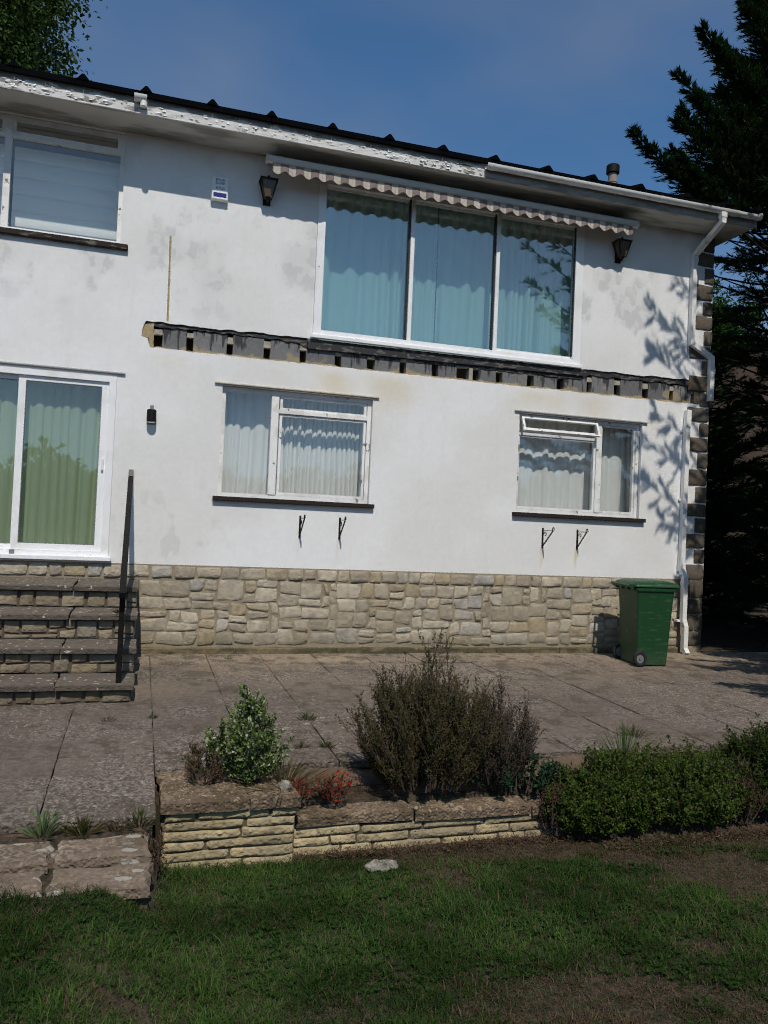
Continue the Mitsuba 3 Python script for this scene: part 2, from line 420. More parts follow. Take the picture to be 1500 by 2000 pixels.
scene['lead'] = pr((0.20, 0.20, 0.20), 0.6)
scene['vent_clay'] = pr((0.28, 0.25, 0.22), 0.9)
scene['neighbour_wall'] = pr(lambda p, n, uv: mix((0.050, 0.031, 0.025), (0.072, 0.052, 0.040), noise(p.x * 4, p.y * 4, p.z * 13)), 0.95)


# ------------------------------------------------------------------ ground, patio
def smooth_np(a, b, x):
    t = np.clip((x - a) / (b - a), 0, 1)
    return t * t * (3 - 2 * t)


def lawn_z(x, y):
    zr = -.540 + .091 * np.clip(-4.5 - y, 0, 4.9)
    zl = -.275 + .042 * np.clip(-5.3 - y, -.2, 4.1)
    w = smooth_np(.24, -.12, x)
    return zr * (1 - w) + zl * w + (nfbm(np.stack([x * 1.3, y * 1.3, x * 0], -1), 3, 3) - .5) * .05


def ground_z(x, y):
    z = lawn_z(x, y)
    back = np.where(y > 0, -.06, .025 * y - .06)
    w = smooth_np(-4.34, -4.22, y)
    # the bank behind the hedge is gentler
    wr = smooth_np(-4.72, -4.05, y)
    k = smooth_np(2.9, 3.4, x)
    w = w * (1 - k) + wr * k
    # the left garden steps cut back
    wl = smooth_np(-5.0, -4.7, y)
    kl = smooth_np(.2, .12, x)
    w2 = w * (1 - kl) + np.minimum(wl, 1) * kl
    return z * (1 - w2) + (back - .10 * (1 - kl) * (1 - k) * smooth_np(-3.7, -4.0, y) * smooth_np(.1, .2, x)) * w2


gx = np.unique(np.concatenate([np.linspace(-90, -6, 16), np.linspace(-6, -1.2, 13), np.arange(-1.2, 5.5, .06), np.linspace(5.5, 12, 14), np.linspace(12, 90, 14)]))
gy = np.unique(np.concatenate([np.linspace(-110, -10, 22), np.linspace(-10, -7, 13), np.arange(-7, -3.6, .06), np.linspace(-3.6, 3, 10), np.linspace(3, 110, 20)]))
GX, GY = np.meshgrid(gx, gy)
gv = np.stack([GX.ravel(), GY.ravel(), ground_z(GX.ravel(), GY.ravel())], 1)
ii = np.arange(len(gx) * len(gy)).reshape(len(gy), len(gx))
gf = np.stack([ii[:-1, :-1].ravel(), ii[:-1, 1:].ravel(), ii[1:, 1:].ravel(), ii[1:, :-1].ravel()], 1)
obj('lawn', (gv, gf), 'turf', smooth=True)
labels['lawn'] = {'kind': 'structure', 'label': 'patchy back lawn, green on the left and dried brown on the right'}


def patio_z(y):
    return .025 * y


def slab_mesh(x0, x1, y0, y1, ztop, thick, seed, ch=.006, wob=.004):
    """a weathered paving slab: bevelled, edges a little ragged, top at ztop(y)"""
    r = np.random.default_rng(seed)
    n = 5
    us = np.linspace(0, 1, n)
    ringpts = [(u, 0) for u in us[:-1]] + [(1, u) for u in us[:-1]] + [(1 - u, 1) for u in us[:-1]] + [(0, 1 - u) for u in us[:-1]]
    m = len(ringpts)
    P = np.array(ringpts)
    c = np.array([.5, .5])
    jit = r.normal(0, wob, (m, 2))
    outer = np.stack([x0 + P[:, 0] * (x1 - x0), y0 + P[:, 1] * (y1 - y0)], 1) + jit
    d = (c - P)
    inner = outer + np.sign(d) * (np.abs(d) > .01) * ch * 1.6
    zt = lambda q: ztop(q[:, 1])
    v = np.vstack([np.c_[outer, zt(outer) - thick], np.c_[outer, zt(outer) - ch], np.c_[inner, zt(inner)], [[(x0 + x1) / 2, (y0 + y1) / 2, float(ztop(np.array([(y0 + y1) / 2]))[0])]]])
    f = []
    for k in range(2):
        for i in range(m):
            a, b = k * m + i, k * m + (i + 1) % m
            f += [(a, b, b + m), (a, b + m, a + m)]
    for i in range(m):
        f.append((2 * m + i, 2 * m + (i + 1) % m, 3 * m))
    t = r.random(2)
    return (v, np.array(f)), np.tile(t, (len(v), 1))


S = .61
seed = 100
patio = thing('patio', 'weathered grey concrete slab patio spotted with lichen', None, kind='structure')
for iy in range(8):
    for ix in range(-7, 15):
        x0, x1 = .16 + ix * S, .16 + (ix + 1) * S
        y1, y0 = -iy * S - .005, -(iy + 1) * S
        if iy >= 6 and x0 > .1:
            if iy == 7: continue
            y0 = -3.99
        if iy == 7: y0 = -4.76
        if y1 > -1.9 and x1 < -.5: continue
        seed += 1
        r = np.random.default_rng(seed)
        dz, tilt = r.normal(0, .0022), r.normal(0, .004)
        ym = (y0 + y1) / 2
        g = r.choice([.0045, .003, .0018, .0012])
        (m, uv) = slab_mesh(x0 + g, x1 - g, y0 + g, y1 + .005 - g, lambda y: .025 * y + dz + tilt * (y - ym), .05, seed, .005, .0022)
        obj('slab', m, 'concrete', patio, uv=uv)

# soil bed behind the planter wall
bed = bx(.21, 3.6, -4.21, -3.98, -.5, -.145)
bed = bed.subdivide_to_size(.08)
bv = bed.vertices.copy()
bv[:, 2] += np.where(bv[:, 2] > -.2, (nfbm(bv * 7, 3, 2) - .5) * .06 - .10 * smooth_np(.95, 1.05, bv[:, 0]) * smooth_np(-4.05, -4.2, bv[:, 1]), 0)
bed.vertices = bv
solid('planting_bed', bed, 'soil', 'brown soil strip between the patio and the low planter wall', kind='structure', smooth=True)


# ------------------------------------------------------------------ rough stones
def pack(x0, x1, z0, z1, cell, sizes, seed):
    """a random mosaic of rectangles on a grid: list of (x0, x1, z0, z1)"""
    r = random.Random(seed)
    W, H = max(1, round((x1 - x0) / cell)), max(1, round((z1 - z0) / cell))
    cx, cz = (x1 - x0) / W, (z1 - z0) / H
    used = np.zeros((H, W), bool)
    out = []
    for j in range(H):
        for i in range(W):
            if used[j, i]: continue
            w, h = r.choice(sizes)
            ww = 1
            while ww < w and i + ww < W and not used[j, i + ww]: ww += 1
            free = 0
            while i + ww + free < W and free < 2 and not used[j, i + ww + free]: free += 1
            if free == 1 and (i + ww + 1 >= W or used[j, i + ww + 1]): ww += 1
            h = min(h, H - j)
            if H - j - h == 1: h += 1
            used[j:j + h, i:i + ww] = True
            out.append((x0 + i * cx, x0 + (i + ww) * cx, z0 + j * cz, z0 + (j + h) * cz))
    return out


def warp(q, amp, seed):
    p = np.c_[q * 4.2, np.zeros(len(q))]
    dx = nnoise(p, seed) - .5
    dz = nnoise(p + 31.7, seed + 1) - .5
    p2 = p * 2.7
    return q + amp * np.c_[dx, dz] * 2 + amp * .5 * np.c_[nnoise(p2, seed + 2) - .5, nnoise(p2 + 11, seed + 3) - .5] * 2


def stone_mesh(quad, proud, back, seed, n=7, m=6, k=.10, rough=.6, bow=.10):
    """quad: corners (x, z) anticlockwise from bottom left; front towards -y; y is relative to the wall face"""
    r = np.random.default_rng(seed)
    un = {7: [-1, -.93, -.5, 0, .5, .93, 1], 5: [-1, -.9, 0, .9, 1]}[n]
    vn = {6: [-1, -.9, -.33, .33, .9, 1], 5: [-1, -.88, 0, .88, 1], 4: [-1, -.85, .85, 1]}[m]
    u, v = np.meshgrid(un, vn)
    rim = (np.abs(u) > .99) | (np.abs(v) > .99)
    a, b = (u * np.sqrt(1 - k * v * v) + 1) / 2, (v * np.sqrt(1 - k * u * u) + 1) / 2
    q = np.array(quad)
    P = (q[0][None, None] * ((1 - a) * (1 - b))[..., None] + q[1] * (a * (1 - b))[..., None] + q[2] * (a * b)[..., None] + q[3] * ((1 - a) * b)[..., None])
    P = P + r.normal(0, .0028, P.shape)
    hgt = proud * (1 - bow * (u ** 2 + v ** 2) / 2) + proud * rough * (nfbm(np.stack([P[..., 0] * 16, P[..., 1] * 16, P[..., 0] * 0 + seed % 97], -1), 3, seed % 1000) - .5) * 2.4
    tl = r.normal(0, .16, 2)
    hgt = hgt * (1 + tl[0] * u + tl[1] * v)
    y = np.where(rim, back, -hgt)
    V = np.stack([P[..., 0], y, P[..., 1]], -1).reshape(-1, 3)
    idx = np.arange(n * m).reshape(m, n)
    F = np.stack([idx[:-1, :-1].ravel(), idx[:-1, 1:].ravel(), idx[1:, 1:].ravel(), idx[1:, :-1].ravel()], 1)
    return V, F


def add_stones(rects, y, proud, mat, parent, name, seed, amp=.016, joint=.009, jit=.006, clampz=None, back=.006, **kw):
    r = np.random.default_rng(seed)
    for i, (x0, x1, z0, z1) in enumerate(rects):
        q = np.array([(x0, z0), (x1, z0), (x1, z1), (x0, z1)], float)
        q = warp(q, amp, seed)
        c = q.mean(0)
        q += r.normal(0, jit, q.shape)
        d = c - q
        q += np.sign(d) * np.minimum(np.abs(d) * .8, joint)
        if clampz: q[:, 1] = np.clip(q[:, 1], *clampz)
        V, F = stone_mesh(q, proud * r.uniform(.7, 1.35), back, seed * 1000 + i, **kw)
        V[:, 1] += y
        t = np.tile([r.random(), r.random()], (len(V), 1))
        obj(name, (V, F), mat, parent, smooth=True, uv=t)


# ------------------------------------------------------------------ house
house = thing('house', 'white rendered two-storey house with rubble stone plinth and peeling eaves', 'house')
XL, XR = -5.0, 7.53
EAVE = 5.83
UL = [(-1.54, -.373, 4.56, 5.80), (-2.80, -1.60, 4.56, 5.80)]
holes = [sbox(-2.85, 4.552, -.373, 5.81), sbox(1.845, 3.74, 5.458, 5.70), sbox(-3.2, 1.03, -.333, 3.075),
         sbox(.823, 1.805, 2.636, 3.095), sbox(4.612, 1.805, 6.457, 3.098)]
top_edge = jag([(-.06, 3.735), (1.80, 3.742), (5.5, 3.752), (7.47, 3.775)], .03, .016, 5)
bot_edge = jag([(7.47, 3.44), (2.0, 3.44), (.0, 3.442)], .035, .010, 9)
left_edge = jag([(.0, 3.442), (-.03, 3.55), (-.10, 3.56), (-.08, 3.66), (-.06, 3.735)], .02, .012, 11)
band = Polygon(top_edge + bot_edge[1:] + left_edge[1:-1]).buffer(0)
front = sbox(XL, 1.003, XR, EAVE).difference(unary_union(holes + [band]))
obj('front_wall', wallplate(front, 0, .04), 'render_white', house)
inner = sbox(XL, -.2, XR, EAVE).difference(unary_union(holes + [sbox(-.12, 3.435, 7.47, 3.76)]))
obj('wall_core', wallplate(inner, .041, .28), 'room_plaster', house)
# the ochre ragged end and the mortar scar of a lost post
scar = wallplate(Polygon(jag([(-.135, 3.545), (-.02, 3.555), (.0, 3.45), (.035, 3.45), (.03, 3.72), (-.07, 3.70), (-.10, 3.60), (-.135, 3.545)], .02, .010, 3)), .012, .038)
obj('mortar_scar', scar, 'ochre_mortar', house)
post_scar = wallplate(Polygon(jag([(.163, 3.76), (.186, 3.76), (.172, 4.73), (.150, 4.73), (.163, 3.76)], .05, .004, 8)), -.004, .01)
say(obj('post_scar', post_scar, 'ochre_mortar', house), 'thin ochre vertical scar on the upper render')
# exposed blockwork band: blocks between joist pockets
BAND = thing(house + '__exposed_band')
labels[BAND] = {'label': 'dark exposed blockwork band with empty joist pockets'}
pockets = [(.035, .125), (.40, .467), (.86, .915), (1.28, 1.355), (1.715, 1.785), (2.145, 2.215), (2.555, 2.635), (2.975, 3.045), (3.395, 3.475), (3.735, 3.885),
           (3.955, 4.02), (4.275, 4.36), (4.72, 4.81), (5.165, 5.245), (5.60, 5.665), (6.02, 6.105), (6.465, 6.54), (6.90, 6.955), (7.25, 7.345)]
edges = [-.05] + [e for p in pockets for e in p] + [7.45]
r = np.random.default_rng(44)
for i in range(0, len(edges), 2):
    a, b = edges[i], edges[i + 1]
    if b - a < .03: continue
    q = [(a + r.uniform(0, .01), 3.438), (b - r.uniform(0, .012), 3.438), (b - r.uniform(0, .012), 3.69), (a + r.uniform(0, .012), 3.69)]
    m = wallplate(Polygon(jag(q + q[:1], .03, .005, i)), .034 + r.uniform(-.004, .004), .13)
    obj('block', m, 'blockwork', BAND, uv=np.tile([r.random(), 0], (len(m.vertices), 1)))
for a, b in pockets:
    h = r.uniform(.035, .06)
    if r.random() < .85:
        obj('packing_piece', wallplate(Polygon(jag([(a - .006, 3.645 - h), (b + .006, 3.645 - h * r.uniform(.9, 1.05)), (b, 3.66), (a, 3.66), (a - .006, 3.645 - h)], .02, .006, int(a * 100))), .030, .10), 'packing', BAND)
obj('packing_piece', wallplate(sbox(3.895, 3.45, 3.945, 3.63), .026, .10), 'packing', BAND)
strip = Polygon(jag([(-.06, 3.73), (7.46, 3.77)], .03, .012, 21) + jag([(7.46, 3.70), (5.6, 3.685), (5.5, 3.62), (1.9, 3.62), (1.6, 3.69), (.9, 3.695), (-.03, 3.69)], .03, .022, 22))
obj('bitumen_strip', wallplate(strip.buffer(0), .020, .12), 'bitumen', BAND)
felt = Polygon([(1.785, 3.742), (5.53, 3.752), (5.53, 3.665), (1.80, 3.625)])
say(obj('felt_upstand', wallplate(felt, -.006, .02), 'bitumen', BAND), 'black felt strip under the big window')
obj('mortar_bed', wallplate(Polygon(jag([(-.02, 3.436), (7.45, 3.436)], .03, .004, 31) + jag([(7.45, 3.462), (-.02, 3.458)], .03, .016, 32)).buffer(0), .026, .13), 'ochre_mortar', BAND)
obj('pocket_back', wallplate(sbox(-.12, 3.43, 7.47, 3.765), .24, .27), 'bark', BAND)

# plinth
PL = thing(house + '__plinth')
labels[PL] = {'label': 'plinth of pale rubble stones in sandy mortar'}
obj('mortar', wallplate(sbox(XL, -.2, 7.19, 1.003), .001, .04), 'mortar', PL)
sizes = [(5, 3), (6, 3), (4, 2), (5, 2), (4, 3), (6, 2), (5, 3), (4, 2), (6, 3), (3, 2), (5, 2), (4, 4), (5, 3), (3, 4), (6, 4), (4, 3), (3, 3)]
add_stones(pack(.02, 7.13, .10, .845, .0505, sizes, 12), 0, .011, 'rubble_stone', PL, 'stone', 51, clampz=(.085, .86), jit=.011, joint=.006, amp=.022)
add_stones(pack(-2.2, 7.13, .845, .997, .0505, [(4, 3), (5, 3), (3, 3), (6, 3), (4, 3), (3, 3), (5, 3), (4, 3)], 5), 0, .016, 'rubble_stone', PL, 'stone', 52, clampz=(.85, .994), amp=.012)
kerb_n = [0.0, 1.1, 2.3, 3.35, 4.4, 5.3, 6.35, 7.15]
for a, b in zip(kerb_n[:-1], kerb_n[1:]):
    m = bx(a + .004, b - .004, -.05, .02, -.08, .072, .012).subdivide_to_size(.06)
    v = m.vertices.copy(); v += (nfbm(v * 9, 3, 4)[:, None] - .5) * .012
    m.vertices = v
    obj('footing', m, 'mossy_kerb', PL, smooth=40)
# quoins
QU = thing(house + '__quoins')
labels[QU] = {'label': 'grey-brown corner stones, long and short in turn'}
r = np.random.default_rng(8)
z, k, i = .08, 0, 0
obj('mortar', wallplate(sbox(7.17, -.2, XR - .004, 1.003), .002, .04), 'mortar', QU)
while z < EAVE - .05:
    h = min(r.uniform(.19, .245), EAVE - z)
    if z < .95:
        xs = [7.185, 7.36 + r.uniform(-.06, .05), XR] if i % 2 else [7.185, XR]
        if z + h > .90: h = 1.0 - z
    else:
        xs = [7.18 + r.uniform(-.04, .06), XR] if i % 2 == 0 else [7.365 + r.uniform(-.03, .03), XR]
    for a, b in zip(xs[:-1], xs[1:]):
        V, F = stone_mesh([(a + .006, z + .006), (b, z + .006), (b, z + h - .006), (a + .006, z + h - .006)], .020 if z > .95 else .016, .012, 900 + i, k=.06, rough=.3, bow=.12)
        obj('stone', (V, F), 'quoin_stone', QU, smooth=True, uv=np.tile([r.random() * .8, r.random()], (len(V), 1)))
    z += h; i += 1
# side wall with rough stone face, back wall, floors
side = bx(XR - .25, XR - .02, .005, 7.0, -.2, EAVE)
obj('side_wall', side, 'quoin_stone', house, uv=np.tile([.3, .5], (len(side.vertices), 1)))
z, i = .1, 0
while z < EAVE - .05:
    h = min(r.uniform(.19, .25), EAVE - z); y = .02
    while y < .62:
        L = r.uniform(.25, .45)
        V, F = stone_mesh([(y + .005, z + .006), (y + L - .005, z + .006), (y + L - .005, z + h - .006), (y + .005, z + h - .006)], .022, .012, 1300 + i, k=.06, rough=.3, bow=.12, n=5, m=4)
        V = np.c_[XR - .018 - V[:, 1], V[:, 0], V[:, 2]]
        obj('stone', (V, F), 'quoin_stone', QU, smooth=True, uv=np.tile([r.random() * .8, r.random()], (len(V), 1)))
        y += L; i += 1
    z += h
obj('back_wall', bx(XL, XR, 6.8, 7.0, -.2, 8.0), 'render_white', house)
obj('left_wall', bx(XL, XL + .2, .3, 6.8, -.2, EAVE), 'render_white', house)
obj('floor', bx(XL + .2, XR - .26, .29, 6.79, .8, 1.0), 'room_plaster', house)
obj('upper_floor', bx(XL + .2, XR - .26, .29, 6.79, 3.4, 3.7), 'room_plaster', house)
obj('ceiling', bx(XL + .2, XR - .26, .29, 6.79, 5.80, 5.829), 'room_plaster', house)
obj('partition', bx(.30, .42, .29, 6.79, 1.0, 5.80), 'room_plaster', house)

# eaves
EX0, EX1 = -6.0, 7.80
so = bx(EX0, EX1 - .02, -.485, .0, EAVE, EAVE + .02)
obj('soffit', so, 'soffit_paint', house)
obj('verge_soffit', bx(XR + .002, EX1 - .02, .001, 7.2, EAVE, EAVE + .02), 'soffit_paint', house)
fx = np.arange(EX0, EX1 + .001, .05)
fz = np.linspace(EAVE - .012, 5.985, 7)
FXg, FZg = np.meshgrid(fx, fz)
fr = nfbm(np.stack([FXg * 8, FZg * 22, FXg * 0], -1), 4, 6)
flak = np.where((fr > .55) & (FXg < 3.75), .010 * (fr - .55) / .2, 0) * (.25 + .75 * np.clip(np.maximum(-.4 - FXg, FXg - 2.5) * 2, 0, 1))
FY = -.505 - flak
rot = np.exp(-((FXg - 3.05) / .10) ** 2) * np.exp(-((FZg - EAVE) / .03) ** 2)
FY = FY + rot * .05
vf = np.stack([FXg.ravel(), FY.ravel(), FZg.ravel()], 1)
ii = np.arange(vf.shape[0]).reshape(FXg.shape)
ff = np.stack([ii[:-1, :-1].ravel(), ii[:-1, 1:].ravel(), ii[1:, 1:].ravel(), ii[1:, :-1].ravel()], 1)
fas = cat_([trimesh.Trimesh(vf, np.vstack([ff[:, [0, 1, 2]], ff[:, [0, 2, 3]]]), process=False), bx(EX0, EX1, -.503, -.487, EAVE - .012, 5.985)])
say(obj('fascia', fas, 'fascia_paint', house), 'fascia board with flaking white paint')
# curls of paint standing off the fascia
r = np.random.default_rng(77)
fl = []
for k in range(190):
    x = r.uniform(-1.8, 3.7) if k % 3 else r.choice([r.uniform(-1.8, -.6), r.uniform(2.6, 3.7)])
    z = r.uniform(EAVE, 5.93)
    w, h = r.uniform(.01, .05), r.uniform(.006, .022)
    lift = r.uniform(.004, .014)
    p = np.array([[x, -.508, z + h], [x + w, -.508, z + h * r.uniform(.6, 1.2)], [x + w * .9, -.508 - lift, z], [x + .1 * w, -.508 - lift * r.uniform(.3, 1), z]])
    fl.append(trimesh.Trimesh(np.vstack([p, p + [0, .0015, 0]]), [[0, 2, 1], [0, 3, 2], [4, 5, 6], [4, 6, 7], [0, 1, 5], [0, 5, 4], [1, 2, 6], [1, 6, 5], [2, 3, 7], [2, 7, 6], [3, 0, 4], [3, 4, 7]], process=False))
k_ = obj('paint_flakes', cat_(fl), 'old_white_wood', house)
labels[k_] = {'kind': 'stuff', 'label': 'curled flakes of white paint on the fascia'}
# roof: dark interlocking sheets with ribs
PIT = math.tan(math.radians(15))
RO = thing(house + '__roof')
labels[RO] = {'label': 'low black roof with ribs ending at the eaves'}
ribs = [-.80 - .66 * k for k in range(7, 0, -1)] + [-.80, -.17, .52, 1.165, 1.86, 2.54, 3.21, 3.885, 4.60, 5.235, 5.93, 6.64, 7.30, 7.80]
y0, zt = -.555, 6.035
for a, b in zip([EX0] + ribs[:-1], ribs):
    prof = Polygon([(y0, zt), (y0, zt - .062), (y0 + .03, zt - .062), (y0 + .04, zt - .03), (3.4, zt - .03 + 3.95 * PIT), (3.4, zt + 3.955 * PIT)])
    obj('tile', sideplate(prof, a + .003, b - .003), 'roof_dark', RO)
for x in ribs:
    c = [(x - .062, 0), (x + .062, 0), (x + .012, .058), (x - .012, .058)]
    A = np.array([[q[0], y0 - .012, zt - .004 + q[1]] for q in c]); B = np.array([[q[0], 3.4, zt - .004 + q[1] + 3.96 * PIT] for q in c])
    obj('rib', trimesh.convex.convex_hull(np.vstack([A, B])), 'roof_dark', RO)
obj('rear_slope', sideplate(Polygon([(3.4, zt + 3.955 * PIT), (3.4, zt - .03 + 3.95 * PIT), (7.5, zt - .2), (7.5, zt - .14)]), EX0, EX1), 'roof_dark', RO)
VP = thing(house + '__vent_pipe')
labels[VP] = {'label': 'short flue with a black cap on the roof'}
vy = .55; vx = 6.20
vz = zt + (vy - y0) * PIT
obj('pipe', cyl((vx, vy, vz - .1), (vx, vy, vz + .44), .062, 20), 'vent_clay', VP, smooth=40)
obj('collar', cyl((vx, vy, vz + .27), (vx, vy, vz + .30), .070, 20), 'vent_clay', VP, smooth=40)
obj('cap', trimesh.util.concatenate([tube([(vx, vy, vz + .40), (vx, vy, vz + .41), (vx, vy, vz + .51), (vx, vy, vz + .525)], [.072, .093, .093, .080], 20)]), 'black_paint', VP, smooth=40)
# gutter (right stretch only) and the orphaned outlet further left
def half_gutter(x0, x1, yc, zc, R, t=.004, seg=14):
    a = np.linspace(np.pi, 2 * np.pi, seg)
    oy, oz = yc + R * np.cos(a), zc + R * np.sin(a)
    iy, iz = yc + (R - t) * np.cos(a[::-1]), zc + (R - t) * np.sin(a[::-1])
    return sideplate(Polygon(list(zip(oy, oz)) + list(zip(iy, iz))), x0, x1)
GU = thing(house + '__gutter')
labels[GU] = {'label': 'dirty white half-round gutter on the right part of the eaves'}
gy_, gz_ = -.565, 5.955
obj('channel', half_gutter(3.76, 7.28, gy_, gz_, .055), 'upvc_old', GU, smooth=30)
obj('channel', half_gutter(7.36, 7.79, gy_, gz_, .053), 'upvc_old', GU, smooth=30)
obj('channel_joint', half_gutter(7.2, 7.42, gy_, gz_, .060), 'upvc_old', GU, smooth=30)
obj('stop_end', cyl((7.79, gy_, gz_ - .002), (7.80, gy_, gz_ - .002), .05, 16), 'upvc_old', GU)
for x in (3.82, 4.9, 5.55, 6.2, 6.85):
    obj('bracket', half_gutter(x, x + .03, gy_, gz_, .060, .006), 'upvc_old', GU, smooth=30)
OU = thing(house + '__gutter_outlet')
labels[OU] = {'label': 'stub of old white gutter left hanging on the fascia'}
obj('channel', half_gutter(-.29, -.16, gy_ + .01, gz_ + .02, .058, .006), 'upvc_old', OU, smooth=30)
obj('outlet', cyl((-.19, gy_ + .01, gz_ - .085), (-.19, gy_ + .01, gz_ - .03), .036, 16), 'upvc_old', OU, smooth=40)
# downpipes (square)
DP = thing(house + '__downpipe'); labels[DP] = {'label': 'upper white downpipe that bends to the corner and stops short'}
w = .066
yw = -.052
obj('outlet', bx(7.19 - .045, 7.19 + .045, gy_ - .04, gy_ + .04, 5.84, 5.92, .006), 'upvc_old', DP)
obj('pipe', bar((7.19, gy_, 5.85), (7.19, gy_, 5.77), w, w), 'upvc_old', DP)
obj('pipe', bar((7.19, gy_, 5.795), (7.165, yw, 5.50), w, w), 'upvc_old', DP)
obj('pipe', bar((7.165, yw, 5.53), (7.16, yw, 4.24), w, w), 'upvc_old', DP)
obj('socket', bar((7.165, yw, 5.50), (7.165, yw, 5.40), w + .012, w + .012), 'upvc_old', DP)
obj('pipe', bar((7.155, yw - .001, 4.275), (7.51, yw - .001, 4.10), w, w - .004, (0, 1, 0)), 'upvc_old', DP)
obj('pipe', bar((7.50, yw, 4.13), (7.505, yw, 3.50), w, w), 'upvc_old', DP)
obj('socket', bar((7.503, yw, 3.95), (7.503, yw, 3.87), w + .012, w + .012), 'upvc_old', DP)
DQ = thing(house + '__downpipe'); labels[DQ] = {'label': 'lower white downpipe standing clear of the wall by the bin'}
obj('pipe', bar((7.155, -.045, 3.34), (7.135, -.06, 3.10), w + .006, w), 'upvc_old', DQ)
obj('pipe', bar((7.135, -.055, 3.13), (7.125, -.055, 1.16), w, w), 'upvc_old', DQ)
obj('socket', bar((7.125, -.055, 1.22), (7.125, -.055, 1.12), w + .012, w + .012), 'upvc_old', DQ)
obj('pipe', bar((7.125, -.055, 1.18), (7.135, -.115, 1.02), w, w), 'upvc_old', DQ)
obj('pipe', bar((7.135, -.115, 1.05), (7.135, -.115, .42), w, w), 'upvc_old', DQ)
obj('socket', bar((7.135, -.115, .98), (7.135, -.115, .93), w + .012, w + .012), 'upvc_old', DQ)
obj('pipe', bar((7.135, -.115, .46), (7.145, -.145, .36), w, w), 'upvc_old', DQ)
obj('pipe', bar((7.145, -.145, .38), (7.145, -.145, .06), w, w), 'upvc_old', DQ)
obj('shoe', bar((7.145, -.145, .07), (7.145, -.20, .0), w, w), 'upvc_old', DQ)
for zc in (1.06, .44):
    obj('clip', bx(7.06, 7.17, -.09, -.02, zc - .015, zc + .015), 'upvc_old', DQ)
for zc in (3.05, 2.1):
    obj('clip', bx(7.07, 7.18, -.03, .0, zc - .012, zc + .012), 'upvc_old', DQ)

def pane(x0, x1, z0, z1, y, parent, glass='window_glass'):
    v = np.array([[x0, y, z0], [x1, y, z0], [x1, y, z1], [x0, y, z1]])
    return obj('pane', (v, np.array([[0, 1, 2], [0, 2, 3]])), glass, parent)


def drip(x0, x1, z, parent, mat='lead'):
    return obj('drip_edge', trimesh.convex.convex_hull(np.array([(x, y, zz) for x in (x0, x1) for y, zz in ((.0, z + .012), (.0, z - .004), (-.028, z - .010), (-.028, z - .002))])), mat, parent)


# big upper window
BW = thing(house + '__window'); labels[BW] = {'label': 'wide white three-pane sliding window of the upper floor'}
x0, x1, z0, z1 = 1.848, 5.455, 3.775, 5.69
obj('frame', ring(x0, x1, z0, z1, .095, .115, .085, .06, -.012, .09), 'upvc', BW)
obj('sill', bx(x0 - .03, x1 + .02, -.05, -.013, 3.752, 3.80, .006), 'upvc', BW)
for (a, b) in ((1.945, 3.035), (3.0, 4.215), (4.165, 5.338)):
    pass
for k, (a, b, y) in enumerate(((1.943, 3.03, .045), (3.075, 4.20, .035), (4.245, 5.34, .025))):
    S_ = obj('sash', ring(a, b, 3.858, 5.63, .012 if k else .008, .015, .018 if k < 2 else .045, .03, y, y + .02), 'upvc', BW)
    pane(a + .006, b - .006, 3.865, 5.62, y + .012, BW, 'tinted_glass')
for k, x in enumerate((3.03, 4.195)):
    obj('mullion', bx(x, x + .052, -.004, .05, 3.83, 5.632, .004), 'upvc', BW)
    obj('seal', bx(x - .022, x - .001, .018, .06, 3.862, 5.63), 'dark_seal', BW)
obj('seal', bx(5.325, 5.338, .0, .04, 3.905, 5.63), 'dark_seal', BW)
obj('screw_cover', cyl((1.885, -.014, 4.62), (1.885, -.010, 4.62), .008, 10), 'grey_seal', BW)

# upper left window
UW = thing(house + '__window'); labels[UW] = {'label': 'old wooden window under the eaves with worn dark sill'}
obj('frame', ring(-2.85, -.375, 4.553, 5.808, .05, .045, .042, .03, .045, .10), 'old_white_wood', UW)
obj('mullion', bx(-1.605, -1.535, .043, .098, 4.596, 5.777), 'old_white_wood', UW)
obj('transom', bx(-1.534, -.421, .035, .096, 5.575, 5.625), 'old_white_wood', UW)
obj('transom', bx(-2.80, -1.606, .035, .096, 5.575, 5.625), 'old_white_wood', UW)
for a, b in ((-1.534, -.421), (-2.80, -1.606)):
    pane(a, b, 4.596, 5.574, .075, UW)
    pane(a, b, 5.626, 5.777, .075, UW)
    obj('sash', ring(a, b, 5.626, 5.777, .035, .035, .02, .02, .052, .074), 'old_white_wood', UW)
obj('sill', bx(-2.95, -.292, -.055, .04, 4.487, 4.551, .008), 'sill_wood', UW)

# patio door
DO = thing(house + '__door'); labels[DO] = {'label': 'white sliding patio door above the stone steps'}
obj('frame', ring(-3.2, -.335, 1.045, 3.072, .08, .075, .075, .065, -.01, .10), 'upvc', DO)
obj('threshold', bx(-3.22, -.30, -.075, -.011, 1.022, 1.072, .006), 'upvc', DO)
SA = obj('sash', ring(-1.335, -.412, 1.122, 3.005, .075, .075, .075, .055, .02, .05), 'upvc', DO)
obj('sash', ring(-2.30, -1.265, 1.122, 3.005, .07, .065, .06, .055, .052, .08), 'upvc', DO)
pane(-1.258, -.489, 1.198, 2.949, .035, DO, 'door_glass')
pane(-2.229, -1.332, 1.183, 2.949, .066, DO, 'door_glass')
obj('seal', ring(-1.262, -.485, 1.194, 2.953, .007, .007, .007, .007, .018, .0195), 'grey_seal', DO)
obj('seal', ring(-2.233, -1.328, 1.179, 2.953, .007, .007, .007, .007, .0505, .0515), 'grey_seal', DO)
obj('shadow_gap', bx(-1.26, -.413, .018, .019, 3.008, 3.05), 'grey_seal', DO)
H_ = obj('handle', bx(-.455, -.432, -.012, .0195, 2.02, 2.16, .006), 'upvc', DO)
